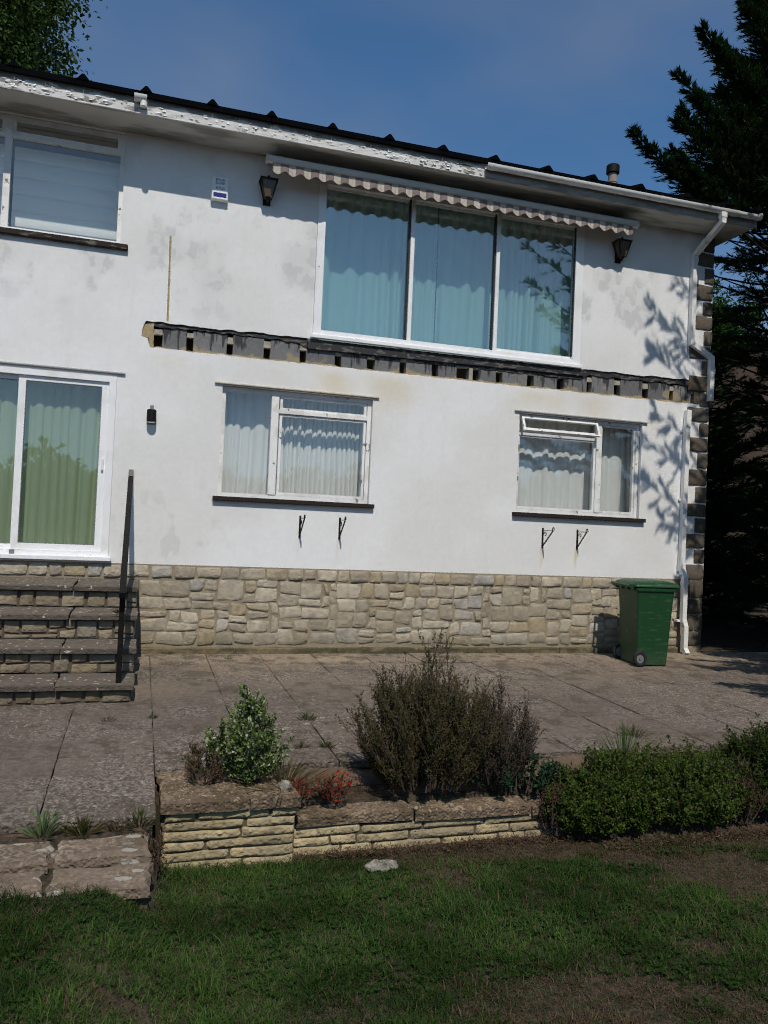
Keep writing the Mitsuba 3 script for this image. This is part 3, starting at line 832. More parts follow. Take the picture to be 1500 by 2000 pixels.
obj('stile_foot', bx(-1.335, -1.285, -.016, .018, 1.06, 1.12), 'grey_seal', DO)
drip(-3.3, -.249, 3.113, DO, 'lead')

# lower windows
WA = thing(house + '__window'); labels[WA] = {'label': 'old white wooden ground floor window with two hanging brackets below'}
ya, yb = .055, .115
obj('frame', ring(.826, 2.634, 1.812, 3.092, .045, .05, .045, .05, ya, yb), 'old_white_wood', WA)
obj('mullion', bx(1.405, 1.495, ya - .012, yb, 1.858, 3.041, .004), 'old_white_wood', WA)
obj('transom', bx(1.496, 2.583, ya - .018, yb, 2.825, 2.875, .004), 'old_white_wood', WA)
obj('sash', ring(1.51, 2.575, 1.86, 2.820, .03, .03, .035, .022, ya + .004, yb - .01), 'old_white_wood', WA)
obj('sash', ring(1.51, 2.575, 2.88, 3.038, .03, .03, .02, .02, ya + .004, yb - .01), 'old_white_wood', WA)
pane(1.52, 2.56, 1.88, 2.81, ya + .02, WA)
pane(1.52, 2.56, 2.89, 3.03, ya + .02, WA)
pane(.872, 1.404, 1.858, 3.041, ya + .025, WA)
obj('sill', bx(.767, 2.694, -.06, .05, 1.757, 1.807, .006), 'sill_wood', WA)
drip(.734, 2.708, 3.116, WA, 'packing')
WB = thing(house + '__window'); labels[WB] = {'label': 'old white wooden window by the corner, its top vent tilted open'}
obj('frame', ring(4.615, 6.455, 1.812, 3.095, .03, .05, .045, .05, ya, yb), 'old_white_wood', WB)
obj('mullion', bx(5.79, 5.862, ya - .012, yb, 1.858, 3.044, .004), 'old_white_wood', WB)
obj('transom', bx(4.646, 5.789, ya - .012, yb, 2.815, 2.85, .004), 'old_white_wood', WB)
obj('sash', ring(4.65, 5.786, 1.86, 2.812, .01, .03, .03, .015, ya + .004, yb - .01), 'old_white_wood', WB)
obj('sash', ring(5.866, 6.40, 1.86, 3.04, .015, .03, .03, .015, ya + .004, yb - .01), 'old_white_wood', WB)
pane(4.655, 5.76, 1.885, 2.80, ya + .02, WB)
pane(5.875, 6.375, 1.885, 3.03, ya + .02, WB)
obj('sill', bx(4.56, 6.532, -.06, .05, 1.757, 1.807, .006), 'sill_wood', WB)
drip(4.54, 6.534, 3.118, WB, 'lead')
vent = ring(0, 1.125, -.205, 0, .03, .03, .035, .028, -.014, .016)
vg = np.array([[.028, 0, -.172], [1.097, 0, -.172], [1.097, 0, -.026], [.028, 0, -.026]])
A_ = trimesh.transformations.rotation_matrix(math.radians(-24), (1, 0, 0)); A_[:3, 3] = (4.655, .03, 3.055)
vent.apply_transform(A_)
VT = obj('vent', vent, 'old_white_wood', WB)
say(VT, 'narrow top vent tilted open')
v4 = trimesh.transformations.transform_points(vg, A_)
obj('pane', (v4, np.array([[0, 1, 2], [0, 2, 3]])), 'window_glass', WB)
obj('vent_stay', bar((5.2, .075, 2.86), (5.25, -.02, 2.875), .012, .006), 'grey_seal', WB)


# ------------------------------------------------------------------ curtains and blinds (hang inside the windows)
def curtain(name, x0, x1, z0, z1, y, amp, period, seed, mat, label, group=None):
    r = np.random.default_rng(seed)
    n = max(24, int((x1 - x0) / .009))
    xs = np.linspace(x0, x1, n)
    ph = np.cumsum(1 + 1.15 * (nnoise(np.stack([xs * 3.2, xs * 0, xs * 0 + seed], -1), seed) - .5) * 2) / n * (x1 - x0) / period * 2 * np.pi
    a = amp * (.35 + 1.3 * nnoise(np.stack([xs * 3, xs * 0 + 5, xs * 0], -1), seed + 1))
    zs = np.linspace(z0, z1, 9)
    rows = []
    for j, z in enumerate(zs):
        t = (z - z0) / (z1 - z0)
        w = np.sin(ph + .5 * np.sin(3 * t + seed))
        w = np.sign(w) * np.abs(w) ** .7 * (.55 + .7 * nnoise(np.stack([ph * .23, ph * 0 + 3, ph * 0], -1), seed + 7)) + .45 * np.sin(ph * .43 + seed)
        rows.append(np.stack([xs + .012 * np.cos(ph) + (1 - t) * .02 * np.sin(xs * 7 + seed), y + a * w * (1.05 - .35 * t) + .4 * amp * np.sin(ph * .37), xs * 0 + z], 1))
    V = np.vstack(rows)
    idx = np.arange(len(V)).reshape(len(zs), n)
    F = np.stack([idx[:-1, :-1].ravel(), idx[:-1, 1:].ravel(), idx[1:, 1:].ravel(), idx[1:, :-1].ravel()], 1)
    return solid(name, (V, F), mat, label, 'curtain', group, smooth=True)


curtain('curtain', 1.80, 3.50, 3.72, 5.74, .34, .040, .155, 1, 'curtain_cloth', 'pale pleated curtain in the left half of the big upper window')
curtain('curtain', 3.51, 5.66, 3.72, 5.74, .345, .040, .165, 2, 'curtain_cloth', 'pale pleated curtain in the right half of the big upper window')
curtain('curtain', .80, 1.62, 1.78, 3.12, .34, .032, .13, 3, 'curtain_cloth', 'pale net curtain behind the left pane of the window left of centre')
curtain('curtain', 1.55, 2.80, 1.78, 3.12, .34, .032, .10, 4, 'curtain_cloth', 'pale net curtain behind the right pane of the window left of centre')
curtain('curtain', 4.58, 5.83, 1.78, 3.12, .33, .032, .11, 5, 'curtain_cloth', 'pale net curtain under the open vent near the corner')
curtain('curtain', 5.82, 6.80, 1.78, 3.12, .36, .032, .12, 6, 'curtain_cloth', 'pale net curtain in the narrow right pane near the corner')
curtain('curtain', -1.36, -.36, 1.03, 3.06, .22, .032, .17, 8, 'curtain_green', 'green-tinged pleated curtain behind the right leaf of the patio door')
curtain('curtain', -2.40, -1.24, 1.03, 3.06, .23, .032, .17, 9, 'curtain_green', 'green-tinged pleated curtain behind the left leaf of the patio door')
for a, b, lab in ((-1.55, -.40, 'white window blind let down behind the upper left window'), (-2.8, -1.6, 'white window blind at the left edge of the photo')):
    BL = thing('window_blind', lab, 'blind')
    bz = np.linspace(4.70, 5.60, 91)
    by = .365 - .022 * np.abs(np.sin((bz - 4.70) * np.pi / .19)) ** .35 + .012 * (nnoise(np.stack([bz * 3, bz * 0, bz * 0], -1), 3) - .5)
    V = np.array([[x, y, z] for z, y in zip(bz, by) for x in (a, b)])
    F = np.array([[2 * k, 2 * k + 1, 2 * k + 3, 2 * k + 2] for k in range(len(bz) - 1)])
    obj('cloth', (V, F), 'blind_cloth', BL, smooth=True)
    obj('bottom_bar', bx(a, b, .358, .368, 4.69, 4.715, .003), 'upvc', BL)

# ------------------------------------------------------------------ awning
AW = thing('awning', 'folded awning with striped scalloped valance above the big upper window', 'awning')
bar_poly = Polygon([(-.335, 5.635), (-.345, 5.66), (-.34, 5.69), (-.315, 5.715), (-.285, 5.715), (-.262, 5.69), (-.262, 5.645), (-.285, 5.628), (-.32, 5.626)])
obj('front_bar', sideplate(bar_poly, 1.175, 6.05), 'awning_bar', AW, smooth=35)
for a, b in ((1.158, 1.1745), (6.0505, 6.067)):
    obj('end_cap', sideplate(bar_poly.buffer(.008), a, b), 'awning_bar', AW)
xs = np.arange(1.235, 5.985, .0075)
rows = []
for k, t in enumerate(np.linspace(0, 1, 8)):
    sc = .018 * (np.sin((xs - 1.235) * 2 * np.pi / .178 - .6)) 
    zz = 5.630 - t * (.104 + sc)
    yy = -.318 + t * .006 * np.sin(xs * 2 * np.pi / .178 + .5) * 1.0 + t * .006 * np.sin(xs * 31) - t * .006
    rows.append(np.stack([xs, yy, zz], 1))
V = np.vstack(rows); n = len(xs)
idx = np.arange(len(V)).reshape(-1, n)
F = np.stack([idx[:-1, :-1].ravel(), idx[:-1, 1:].ravel(), idx[1:, 1:].ravel(), idx[1:, :-1].ravel()], 1)
obj('valance', (V, F), 'awning_fabric', AW, smooth=True)
obj('canopy', bar((3.6, -.30, 5.71), (3.6, -.08, 5.79), 4.75, .004), 'awning_fabric', AW)
obj('roller', cyl((1.22, -.085, 5.755), (6.0, -.085, 5.755), .045, 20), 'awning_fabric', AW, smooth=40)
for s, a in ((1, 1.5), (-1, 5.75)):
    obj('arm', bar((a, -.28, 5.68), (a + s * 1.9, -.19, 5.67), .03, .05, (0, 1, 0)), 'awning_bar', AW)
    obj('arm', bar((a + s * 1.9, -.19, 5.66), (a + s * .35, -.10, 5.66), .035, .05, (0, 1, 0)), 'awning_bar', AW)
for x in (1.35, 3.6, 5.9):
    obj('wall_bracket', bx(x - .04, x + .04, -.14, -.001, 5.70, 5.81, .008), 'awning_bar', AW)


# ------------------------------------------------------------------ wall lanterns
def lantern(xc, ztop, label):
    L = thing('wall_lantern', label, 'lantern', 'lanterns either side of the big window')
    yb = -.10
    zt, zb = ztop - .045, ztop - .255
    wt, wb = .092, .045
    dt, db = .075, .036
    top = [(xc + sx * wt, yb + sy * dt, zt) for sx in (-1, 1) for sy in (-1, 1)]
    bot = [(xc + sx * wb, yb + sy * db, zb) for sx in (-1, 1) for sy in (-1, 1)]
    obj('glass_body', trimesh.convex.convex_hull(np.array([(xc + (x - xc) * .94, yb + (y - yb) * .94, z) for x, y, z in top + bot])), 'amber_glass', L)
    for t, b in zip(top, bot):
        obj('corner_bar', bar(b, t, .014, .014), 'lamp_metal', L)
    roof = [(xc + sx * (wt + .012), yb + sy * (dt + .010), zt + h) for sx in (-1, 1) for sy in (-1, 1) for h in (-.012, .006)] + [(xc + sx * .028, yb + sy * .024, zt + .030) for sx in (-1, 1) for sy in (-1, 1)]
    obj('top_plate', trimesh.convex.convex_hull(np.array(roof)), 'lamp_metal', L)
    obj('finial', tube([(xc, yb, zt + .025), (xc, yb, zt + .04), (xc, yb, zt + .05), (xc, yb, zt + .068)], [.012, .010, .016, .003], 10), 'lamp_metal', L, smooth=True)
    obj('bottom_cup', tube([(xc, yb, zb - .055), (xc, yb, zb - .045), (xc, yb, zb - .02), (xc, yb, zb + .006)], [.004, .014, .022, .050], 12), 'lamp_metal', L, smooth=40)
    obj('wall_plate', bx(xc - .045, xc + .045, -.016, -.001, zb - .05, zb + .12, .004), 'lamp_metal', L)
    obj('arm', bar((xc, -.012, zb + .02), (xc, -.085, zb - .005), .02, .02), 'lamp_metal', L)


lantern(1.225, 5.555, 'dark tapered wall lantern left of the striped awning, near the alarm box')
lantern(5.975, 5.545, 'dark tapered wall lantern below the right end of the striped awning')
WL = thing('wall_spotlight', 'small black cylinder wall light between the patio door and a window', 'wall lamp')
xc = .052
obj('stem', bx(xc - .02, xc + .02, -.05, -.001, 2.72, 2.785, .004), 'lead', WL)
obj('body', tube([(xc, -.075, 2.595), (xc, -.075, 2.60), (xc, -.075, 2.72), (xc, -.075, 2.73)], [.046, .051, .051, .044], 20), 'black_paint', WL, smooth=40)
obj('lamp_glass', cyl((xc, -.075, 2.585), (xc, -.075, 2.595), .04, 16), 'alarm_white', WL)
obj('back_plate', bx(xc - .05, xc + .05, -.008, -.001, 2.57, 2.60), 'packing', WL)

# alarm box with lettering
AL = thing('alarm_box', 'white burglar alarm box with blue panel under the eaves', 'alarm box')
ax, az0, az1 = .68, 5.205, 5.475
body = [(ax + sx * (.086 if h else .098), -.001, z) for sx in (-1, 1) for z, h in ((az0, 0), (az1, 1))]
body += [(ax + sx * (.076 if h else .088), -.075, z) for sx in (-1, 1) for z, h in ((az0 + .010, 0), (az1 - .016, 1))]
body += [(ax + sx * (.084 if h else .096), -.055, z) for sx in (-1, 1) for z, h in ((az0 + .002, 0), (az1 - .004, 1))]
obj('casing', trimesh.convex.convex_hull(np.array(body)), 'alarm_white', AL, smooth=20)
obj('blue_panel', bx(ax - .074, ax + .074, -.0785, -.070, az0 + .028, az0 + .080, .003), 'alarm_blue', AL)


def text_on(s, h, z, parent, width=None, name='lettering'):
    m = meshkit.text_mesh(s, h, .0012, bold=True)
    v = m.vertices.copy()
    w = v[:, 0].max() - v[:, 0].min()
    k = (width / w) if width else 1
    v = np.stack([ax + (v[:, 0] - v[:, 0].min() - w / 2) * k, -.0752 - v[:, 2], z + v[:, 1]], 1)
    m.vertices = v
    m.fix_normals()
    obj(name, m, 'navy_print', parent)


text_on('SECURE', .026, az0 + .215, AL, .112)
text_on('ALARMS', .026, az0 + .178, AL, .112)
text_on('877003', .028, az0 + .118, AL, .098)


# ------------------------------------------------------------------ hanging brackets
def bracket(x, z, label, p=.27):
    B = thing('hanging_bracket', label, 'bracket')
    obj('back_bar', bx(x - .011, x + .011, -.014, -.001, z - .25, z + .012, .002), 'black_paint', B)
    obj('top_rod', tube([(x, -.012, z - .018), (x, -p + .03, z - .018)], .004, 8), 'black_paint', B)
    obj('strut', bar((x, -.012, z - .225), (x, -p + .015, z - .03), .014, .010), 'black_paint', B)
    a = np.linspace(-.5 * np.pi, 1.15 * np.pi, 14)
    hook = [(x, -p + .022 * np.cos(t), z - .006 + .024 * np.sin(t)) for t in a]
    obj('hook', tube(hook, .007, 8), 'black_paint', B, smooth=True)
    a = np.linspace(0, 1.6 * np.pi, 12)
    obj('scroll', tube([(x, -.075 + .035 * np.cos(t) * (1 - t / 9), z - .07 + .035 * np.sin(t) * (1 - t / 9)) for t in a], .0055, 7), 'black_paint', B, smooth=True)


bracket(1.80, 1.615, 'black iron hanging bracket, first from the left on the white wall')
bracket(2.285, 1.615, 'black iron hanging bracket, second from the left on the white wall')
bracket(5.01, 1.608, 'black iron hanging bracket with faint rust run, third from the left', .28)
bracket(5.52, 1.608, 'black iron hanging bracket nearest the downpipe, rust streak below it', .24)

# ------------------------------------------------------------------ stone steps up to the door
ST = thing('stone_steps', 'wide weathered stone steps rising to the white patio door', 'steps')
levels = [(.83, 0.0, -.87), (.598, -.83, -1.39), (.358, -1.34, -1.86), (.122, -1.81, -2.30)]
joints = [[-2.45, -.62, .013], [-1.9, -.60, .012], [-2.4, -.62, .015], [-1.85, -.62, .018]]
SX0 = -2.7
low = [.598, .358, .122, -.058]
for k, ((zt_, yb_, yf_), js, zl_) in enumerate(zip(levels, joints, low)):
    xs_ = [SX0] + [j for j in js if j > SX0]
    for a, b in zip(xs_[:-1], xs_[1:]):
        (m, uv) = slab_mesh(a + .010, b - .004, yf_ + .002, yb_ - .004, lambda y: zt_ + .02 * (y - yb_), .048, 400 + seed + k * 10 + int(a * 7), .008, .005)
        obj('tread', m, 'tread_stone', ST, uv=uv)
    yr = yf_ + .065
    zf = zt_ + .02 * (yf_ - yb_) - .049
    yb2 = -.002 if k == 0 else levels[k][1] - .001
    obj('core', bx(SX0, -.012, yr + .010, yb2 if k == 0 else yr + .6, (zl_ if k < 3 else -.12), zf), 'dark_mortar', ST)
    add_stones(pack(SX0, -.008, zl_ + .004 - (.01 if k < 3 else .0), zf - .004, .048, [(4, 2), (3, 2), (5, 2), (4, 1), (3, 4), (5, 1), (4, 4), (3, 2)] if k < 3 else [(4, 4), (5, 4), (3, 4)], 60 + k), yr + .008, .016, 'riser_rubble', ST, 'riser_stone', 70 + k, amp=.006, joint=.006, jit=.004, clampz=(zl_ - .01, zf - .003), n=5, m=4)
    # the exposed right end of the flight
    ys = np.arange(yr + .02, yb2, .24)
    for j, yy_ in enumerate(ys[:-1] if len(ys) > 1 else ys):
        if k and yy_ > yr + .62: break
        V, F = stone_mesh([(yy_ + .005, zl_ + .01), (yy_ + .23, zl_ + .01), (yy_ + .23, zf - .008), (yy_ + .005, zf - .008)], .010, .012, 5000 + 40 * k + j, n=5, m=4)
        V = np.c_[-.012 - V[:, 1] - .004, V[:, 0], V[:, 2]]
        obj('end_stone', (V, F), 'rubble_stone', ST, smooth=True, uv=np.tile([.2 + .2 * (j % 3), .5], (len(V), 1)))

# handrail
HR = thing('handrail', 'black square-section handrail and post on the stone steps', 'handrail')
obj('post', bar((-.118, -2.20, -.06), (-.118, -2.30, .90), .045, .045), 'black_paint', HR)
obj('rail', bar((-.118, -2.42, .865), (-.135, -.055, 1.955), .052, .05), 'black_paint', HR)
obj('wall_fixing', bx(-.160, -.110, -.07, -.001, 1.90, 2.05, .004), 'lead', HR)

# ------------------------------------------------------------------ wheelie bin (back towards -x)
WB_ = thing('wheelie_bin', 'green wheelie bin with closed lid beside the lower downpipe', 'bin')
Rb = trimesh.transformations.rotation_matrix(math.radians(-8), (0, 0, 1))
Rb[:3, 3] = (6.09, -.72, -.018)


def put(mesh):
    m = mesh.copy(); m.apply_scale((.83, .98, .975)); m.apply_transform(Rb); return m


def rrect(x0, x1, y0, y1, z, rad, n=5):
    out = []
    for cx_, cy_, a0 in ((x1 - rad, y1 - rad, 0), (x0 + rad, y1 - rad, 90), (x0 + rad, y0 + rad, 180), (x1 - rad, y0 + rad, 270)):
        for a in np.radians(a0 + np.linspace(0, 90, n)):
            out.append((cx_ + rad * math.cos(a), cy_ + rad * math.sin(a), z))
    return np.array(out)


def loft(rings, cap0=True, cap1=True):
    n = len(rings[0])
    v = np.vstack(rings)
    f = []
    for k in range(len(rings) - 1):
        for j in range(n):
            a, b = k * n + j, k * n + (j + 1) % n
            f += [(a, b, b + n), (a, b + n, a + n)]
    for cap, k, o in ((cap0, 0, -1), (cap1, len(rings) - 1, 1)):
        if cap:
            v = np.vstack([v, rings[k].mean(0)])
            c = len(v) - 1
            for j in range(n):
                t = (k * n + j, k * n + (j + 1) % n, c)
                f.append(t if o > 0 else t[::-1])
    return trimesh.Trimesh(v, np.array(f), process=False)


body = loft([rrect(-.235, .235, -.235, .235, .012, .04), rrect(-.24, .24, -.24, .24, .03, .04), rrect(-.255, .262, -.255, .255, .35, .04), rrect(-.272, .285, -.272, .272, .72, .04), rrect(-.285, .30, -.28, .28, .93, .035), rrect(-.292, .308, -.288, .288, .95, .035), rrect(-.292, .308, -.288, .288, .985, .035)])
obj('body', put(body), 'bin_green', WB_, smooth=35)
obj('rim', put(loft([rrect(-.305, .325, -.298, .298, .935, .035), rrect(-.318, .338, -.302, .302, .945, .035), rrect(-.318, .338, -.302, .302, .975, .035), rrect(-.300, .320, -.290, .290, .982, .035)])), 'bin_green', WB_, smooth=35)
lid = loft([rrect(-.335, .372, -.306, .306, .984, .05), rrect(-.345, .385, -.314, .314, .990, .05), rrect(-.345, .385, -.314, .314, 1.012, .05), rrect(-.325, .345, -.285, .285, 1.040, .06), rrect(-.28, .26, -.225, .225, 1.062, .08), rrect(-.16, .12, -.12, .12, 1.070, .06)])
obj('lid', put(lid), 'bin_green', WB_, smooth=50)
obj('lid_lip', put(trimesh.convex.convex_hull(np.array([(x, y, z) for y in (-.13, .13) for x, z in ((.37, 1.01), (.37, .985), (.425, .985), (.425, .995))]))), 'bin_green', WB_)
obj('handle', put(tube([(-.40, -.25, 1.0), (-.40, .25, 1.0)], .017, 12)), 'bin_green', WB_, smooth=40)
for s in (-.24, -.08, .08, .24):
    obj('handle_bracket', put(trimesh.convex.convex_hull(np.array([(x, y, z) for y in (s - .018, s + .018) for x, z in ((-.42, 1.005), (-.41, .985), (-.30, .93), (-.30, 1.01), (-.40, 1.022))]))), 'bin_green', WB_)
for s in (-.06, .10):
    obj('side_slot', put(bx(s - .006, s + .006, -.2755, -.268, .87, .93)), 'rubber', WB_)
obj('foot', put(bx(.05, .235, -.22, .22, .001, .02)), 'bin_green', WB_)
obj('axle', put(cyl((-.225, -.30, .10), (-.225, .30, .10), .012, 10)), 'grey_plastic', WB_)
for s in (-1, 1):
    ya_, yb_ = sorted((s * .262, s * .312))
    prof = np.array([(.062, ya_), (.090, ya_), (.100, ya_ + .008), (.100, yb_ - .008), (.090, yb_), (.062, yb_)])
    rings_ = [np.array([(-.225 + rr * math.cos(t), yy_, .10 + rr * math.sin(t)) for rr, yy_ in prof]) for t in np.linspace(0, 2 * np.pi, 29)[:-1]]
    v = np.vstack(rings_); n_ = len(prof)
    f = [(i * n_ + j, ((i + 1) % 28) * n_ + j, ((i + 1) % 28) * n_ + (j + 1) % n_, i * n_ + (j + 1) % n_) for i in range(28) for j in range(n_)]
    W_ = thing(WB_ + '__wheel')
    del labels[W_]
    labels[W_] = {}
    tm = trimesh.Trimesh(v, np.array([t for q in f for t in ((q[0], q[1], q[2]), (q[0], q[2], q[3]))]), process=False)
    tm.fix_normals()
    obj('tyre', put(tm), 'rubber', W_, smooth=35)
    out = s * .306
    obj('rim', put(tube([(-.225, s * .265, .10), (-.225, s * .300, .10), (-.225, s * .303, .10), (-.225, s * .2965, .10), (-.225, s * .296, .10)], [.0625, .0625, .054, .050, .02], 28)), 'grey_plastic', W_, smooth=30)
    obj('hub', put(cyl((-.225, s * .29, .10), (-.225, s * .309, .10), .016, 14)), 'grey_plastic', W_)

# ------------------------------------------------------------------ garden steps on the left
GS = thing('garden_steps', 'two broken slab steps from the patio down to the lawn', 'steps')
r = np.random.default_rng(3)
cuts = [-2.6, -1.75, -1.0, -.345, .135]
for k, (zt_, yb_, yf_) in enumerate(((-.205, -4.72, -5.03), (-.245, -5.05, -5.32))):
    for a, b in zip(cuts[:-1], cuts[1:]):
        o = r.uniform(-.02, .02) if a > -2.5 else 0
        (m, uv) = slab_mesh(a + o + .016, b + o * .3 - .016, yf_ + r.uniform(-.015, .02), yb_ - .012, lambda y: zt_ + .03 * (y - yb_) + .0 * y, .06, 600 + k * 10 + int(10 * a), .012, .010)
        obj('slab', m, 'pale_slab', GS, uv=uv)
    obj('bedding', bx(-2.6, .12, yf_ + .05, yb_ + .01, zt_ - .2, zt_ - .045), 'soil', GS)
obj('front_riser', bx(-2.6, .14, -4.755, -4.70, -.30, -.165), 'soil', GS)


def pale_slab_col(p, n, uv):
    f = fbm(p.x * 30, p.y * 30, p.z * 30, 3)
    col = concrete_col(p, n, uv) * C(1.5, 1.42, 1.27)
    v, _, w = mikit.voronoi(p.x * 7 + f * .6, (p.y - p.z) * 13)
    return mix(col, mix((0.42, 0.40, 0.35), (0.30, 0.28, 0.24), f), smoothstep(.42 * w, .30 * w, v) * smoothstep(.48, .56, w) * .8)


scene['pale_slab'] = bump(pr(pale_slab_col, 0.95), concrete_h, 0.014, 3e-3)

# ------------------------------------------------------------------ planter wall: pier and low wall of yellow stone
PW = thing('planter_wall', 'low yellow stone planter wall with concrete coping', 'wall')


def courses(x0, x1, zs, y, seed, name='brick', lens=(.17, .50), parent=PW, proud=.009):
    r = np.random.default_rng(seed)
    i = 0
    for z0, z1 in zip(zs[:-1], zs[1:]):
        x = x0
        while x < x1 - .02:
            L = r.uniform(*lens)
            if x1 - (x + L) < .10: L = x1 - x
            q = np.array([(x + .003, z0 + .003), (x + L - .003, z0 + .003), (x + L - .003, z1 - .003), (x + .003, z1 - .003)]) + r.normal(0, .003, (4, 2))
            V, F = stone_mesh(q, proud * r.uniform(.7, 1.3), .012, seed * 100 + i, k=.05, rough=.6, bow=.12)
            V[:, 1] += y
            obj(name, (V, F), 'yellow_stone', parent, smooth=True, uv=np.tile([r.random(), r.random()], (len(V), 1)))
            x += L; i += 1


py, px0, px1 = -4.52, .205, .985
courses(px0, px1, [-.552, -.486, -.424, -.366, -.308, -.252, -.196], py, 31)
obj('pier_core', bx(px0 + .006, px1 - .006, py + .006, -4.0, -.6, -.197), 'dark_mortar', PW)
# left return of the pier
V = None
for k, (z0, z1) in enumerate(zip([-.52, -.452, -.382, -.313, -.252], [-.452, -.382, -.313, -.252, -.196])):
    for j, ya_ in enumerate(np.arange(py + .01, -4.05, .24)):
        Vv, F = stone_mesh([(ya_ + .004, z0 + .004), (ya_ + .236, z0 + .004), (ya_ + .236, z1 - .004), (ya_ + .004, z1 - .004)], .012, .012, 7000 + 10 * k + j, n=5, m=4)
        Vv = np.c_[px0 + .004 + Vv[:, 1], Vv[:, 0], Vv[:, 2]]
        obj('brick', (Vv, F[:, ::-1]), 'yellow_stone', PW, smooth=True, uv=np.tile([.2, .5], (len(Vv), 1)))
ccx = [(.185, .70), (.70, 1.0)]
for a, b in ccx:
    (m, uv) = slab_mesh(a + .003, b - .003, py - .035, -4.10 if a < .5 else -4.15, lambda y: -.122 + 0 * y, .072, 820 + int(a * 10), .012, .006)
    obj('coping', m, 'concrete_warm', PW, uv=uv)
(m, uv) = slab_mesh(.178, .42, -4.10, -3.86, lambda y: -.118 + 0 * y, .05, 830, .01, .006)
obj('coping', m, 'concrete_warm', PW, uv=uv)
scene['concrete_warm'] = bump(pr(lambda p, n, uv: concrete_col(p, n, uv) * C(1.22, 1.08, .86), 0.95), concrete_h, 0.014, 3e-3)
wy = -4.40
courses(.99, 3.15, [-.56, -.50, -.44, -.385], wy, 33)
obj('wall_core', bx(.99, 3.15, wy + .006, -4.215, -.65, -.386), 'dark_mortar', PW)
for k, (a, b) in enumerate(((1.0, 1.78), (1.79, 2.62), (2.63, 3.2))):
    dz = (-.30, -.312, -.322)[k]
    (m, uv) = slab_mesh(a + .003, b - .003, wy - .028, -4.17, lambda y: dz + 0 * y, .068, 840 + k, .012, .006)
    obj('coping', m, 'concrete_warm', PW, uv=uv)


# ------------------------------------------------------------------ foliage tools
def leaves(P, D, N, L, W, color, fold=.25):
    """kite leaves at P pointing along D with normal about N; color (n, 3)"""
    n = len(P)
    D = D / (np.linalg.norm(D, axis=1, keepdims=True) + 1e-9)
    Sd = np.cross(D, N)
    Sd /= np.linalg.norm(Sd, axis=1, keepdims=True) + 1e-9
    Nn = np.cross(Sd, D)
    L = np.broadcast_to(np.asarray(L, float).reshape(-1, 1), (n, 1)); W = np.broadcast_to(np.asarray(W, float).reshape(-1, 1), (n, 1))
    a = P
    b = P + D * L * .5 + Sd * W * .5 + Nn * W * fold
    c = P + D * L
    d = P + D * L * .5 - Sd * W * .5 + Nn * W * fold
    V = np.stack([a, b, c, d], 1).reshape(-1, 3)
    k = np.arange(n)[:, None] * 4
    F = np.concatenate([k + [0, 1, 2], k + [0, 2, 3]], 0)
    return V, F, np.repeat(np.clip(color, 0, 1), 4, 0)


def sprigs(P, D, N, L, W, color):
    """narrow single-triangle sprigs for conifer foliage"""
    n = len(P)
    D = D / (np.linalg.norm(D, axis=1, keepdims=True) + 1e-9)
    Sd = np.cross(D, N)
    Sd /= np.linalg.norm(Sd, axis=1, keepdims=True) + 1e-9
    L, W = L[:, None], W[:, None]
    V = np.stack([P - Sd * W * .5 + D * L * .12, P + Sd * W * .5, P + D * L], 1).reshape(-1, 3)
    return V, np.arange(3 * n).reshape(n, 3), np.repeat(np.clip(color, 0, 1), 3, 0)


def unit(n, r):
    v = r.normal(size=(n, 3))
    return v / np.linalg.norm(v, axis=1, keepdims=True)


def palette(n, r, cols, weights=None, var=.18):
    cols = np.array(cols)
    i = r.choice(len(cols), n, p=weights)
    return cols[i] * (1 + r.normal(0, var, (n, 1))).clip(.4, 1.8)


def curve_pts(p0, p1, sag, k=6):
    t = np.linspace(0, 1, k)[:, None]
    p = np.array(p0) * (1 - t) + np.array(p1) * t
    p[:, 2] += sag * (4 * t[:, 0] * (1 - t[:, 0]))
    return p


# ------------------------------------------------------------------ conifers
GREEN_CON = [(0.021, 0.048, 0.018), (0.032, 0.070, 0.022), (0.058, 0.105, 0.032), (0.042, 0.038, 0.021)]


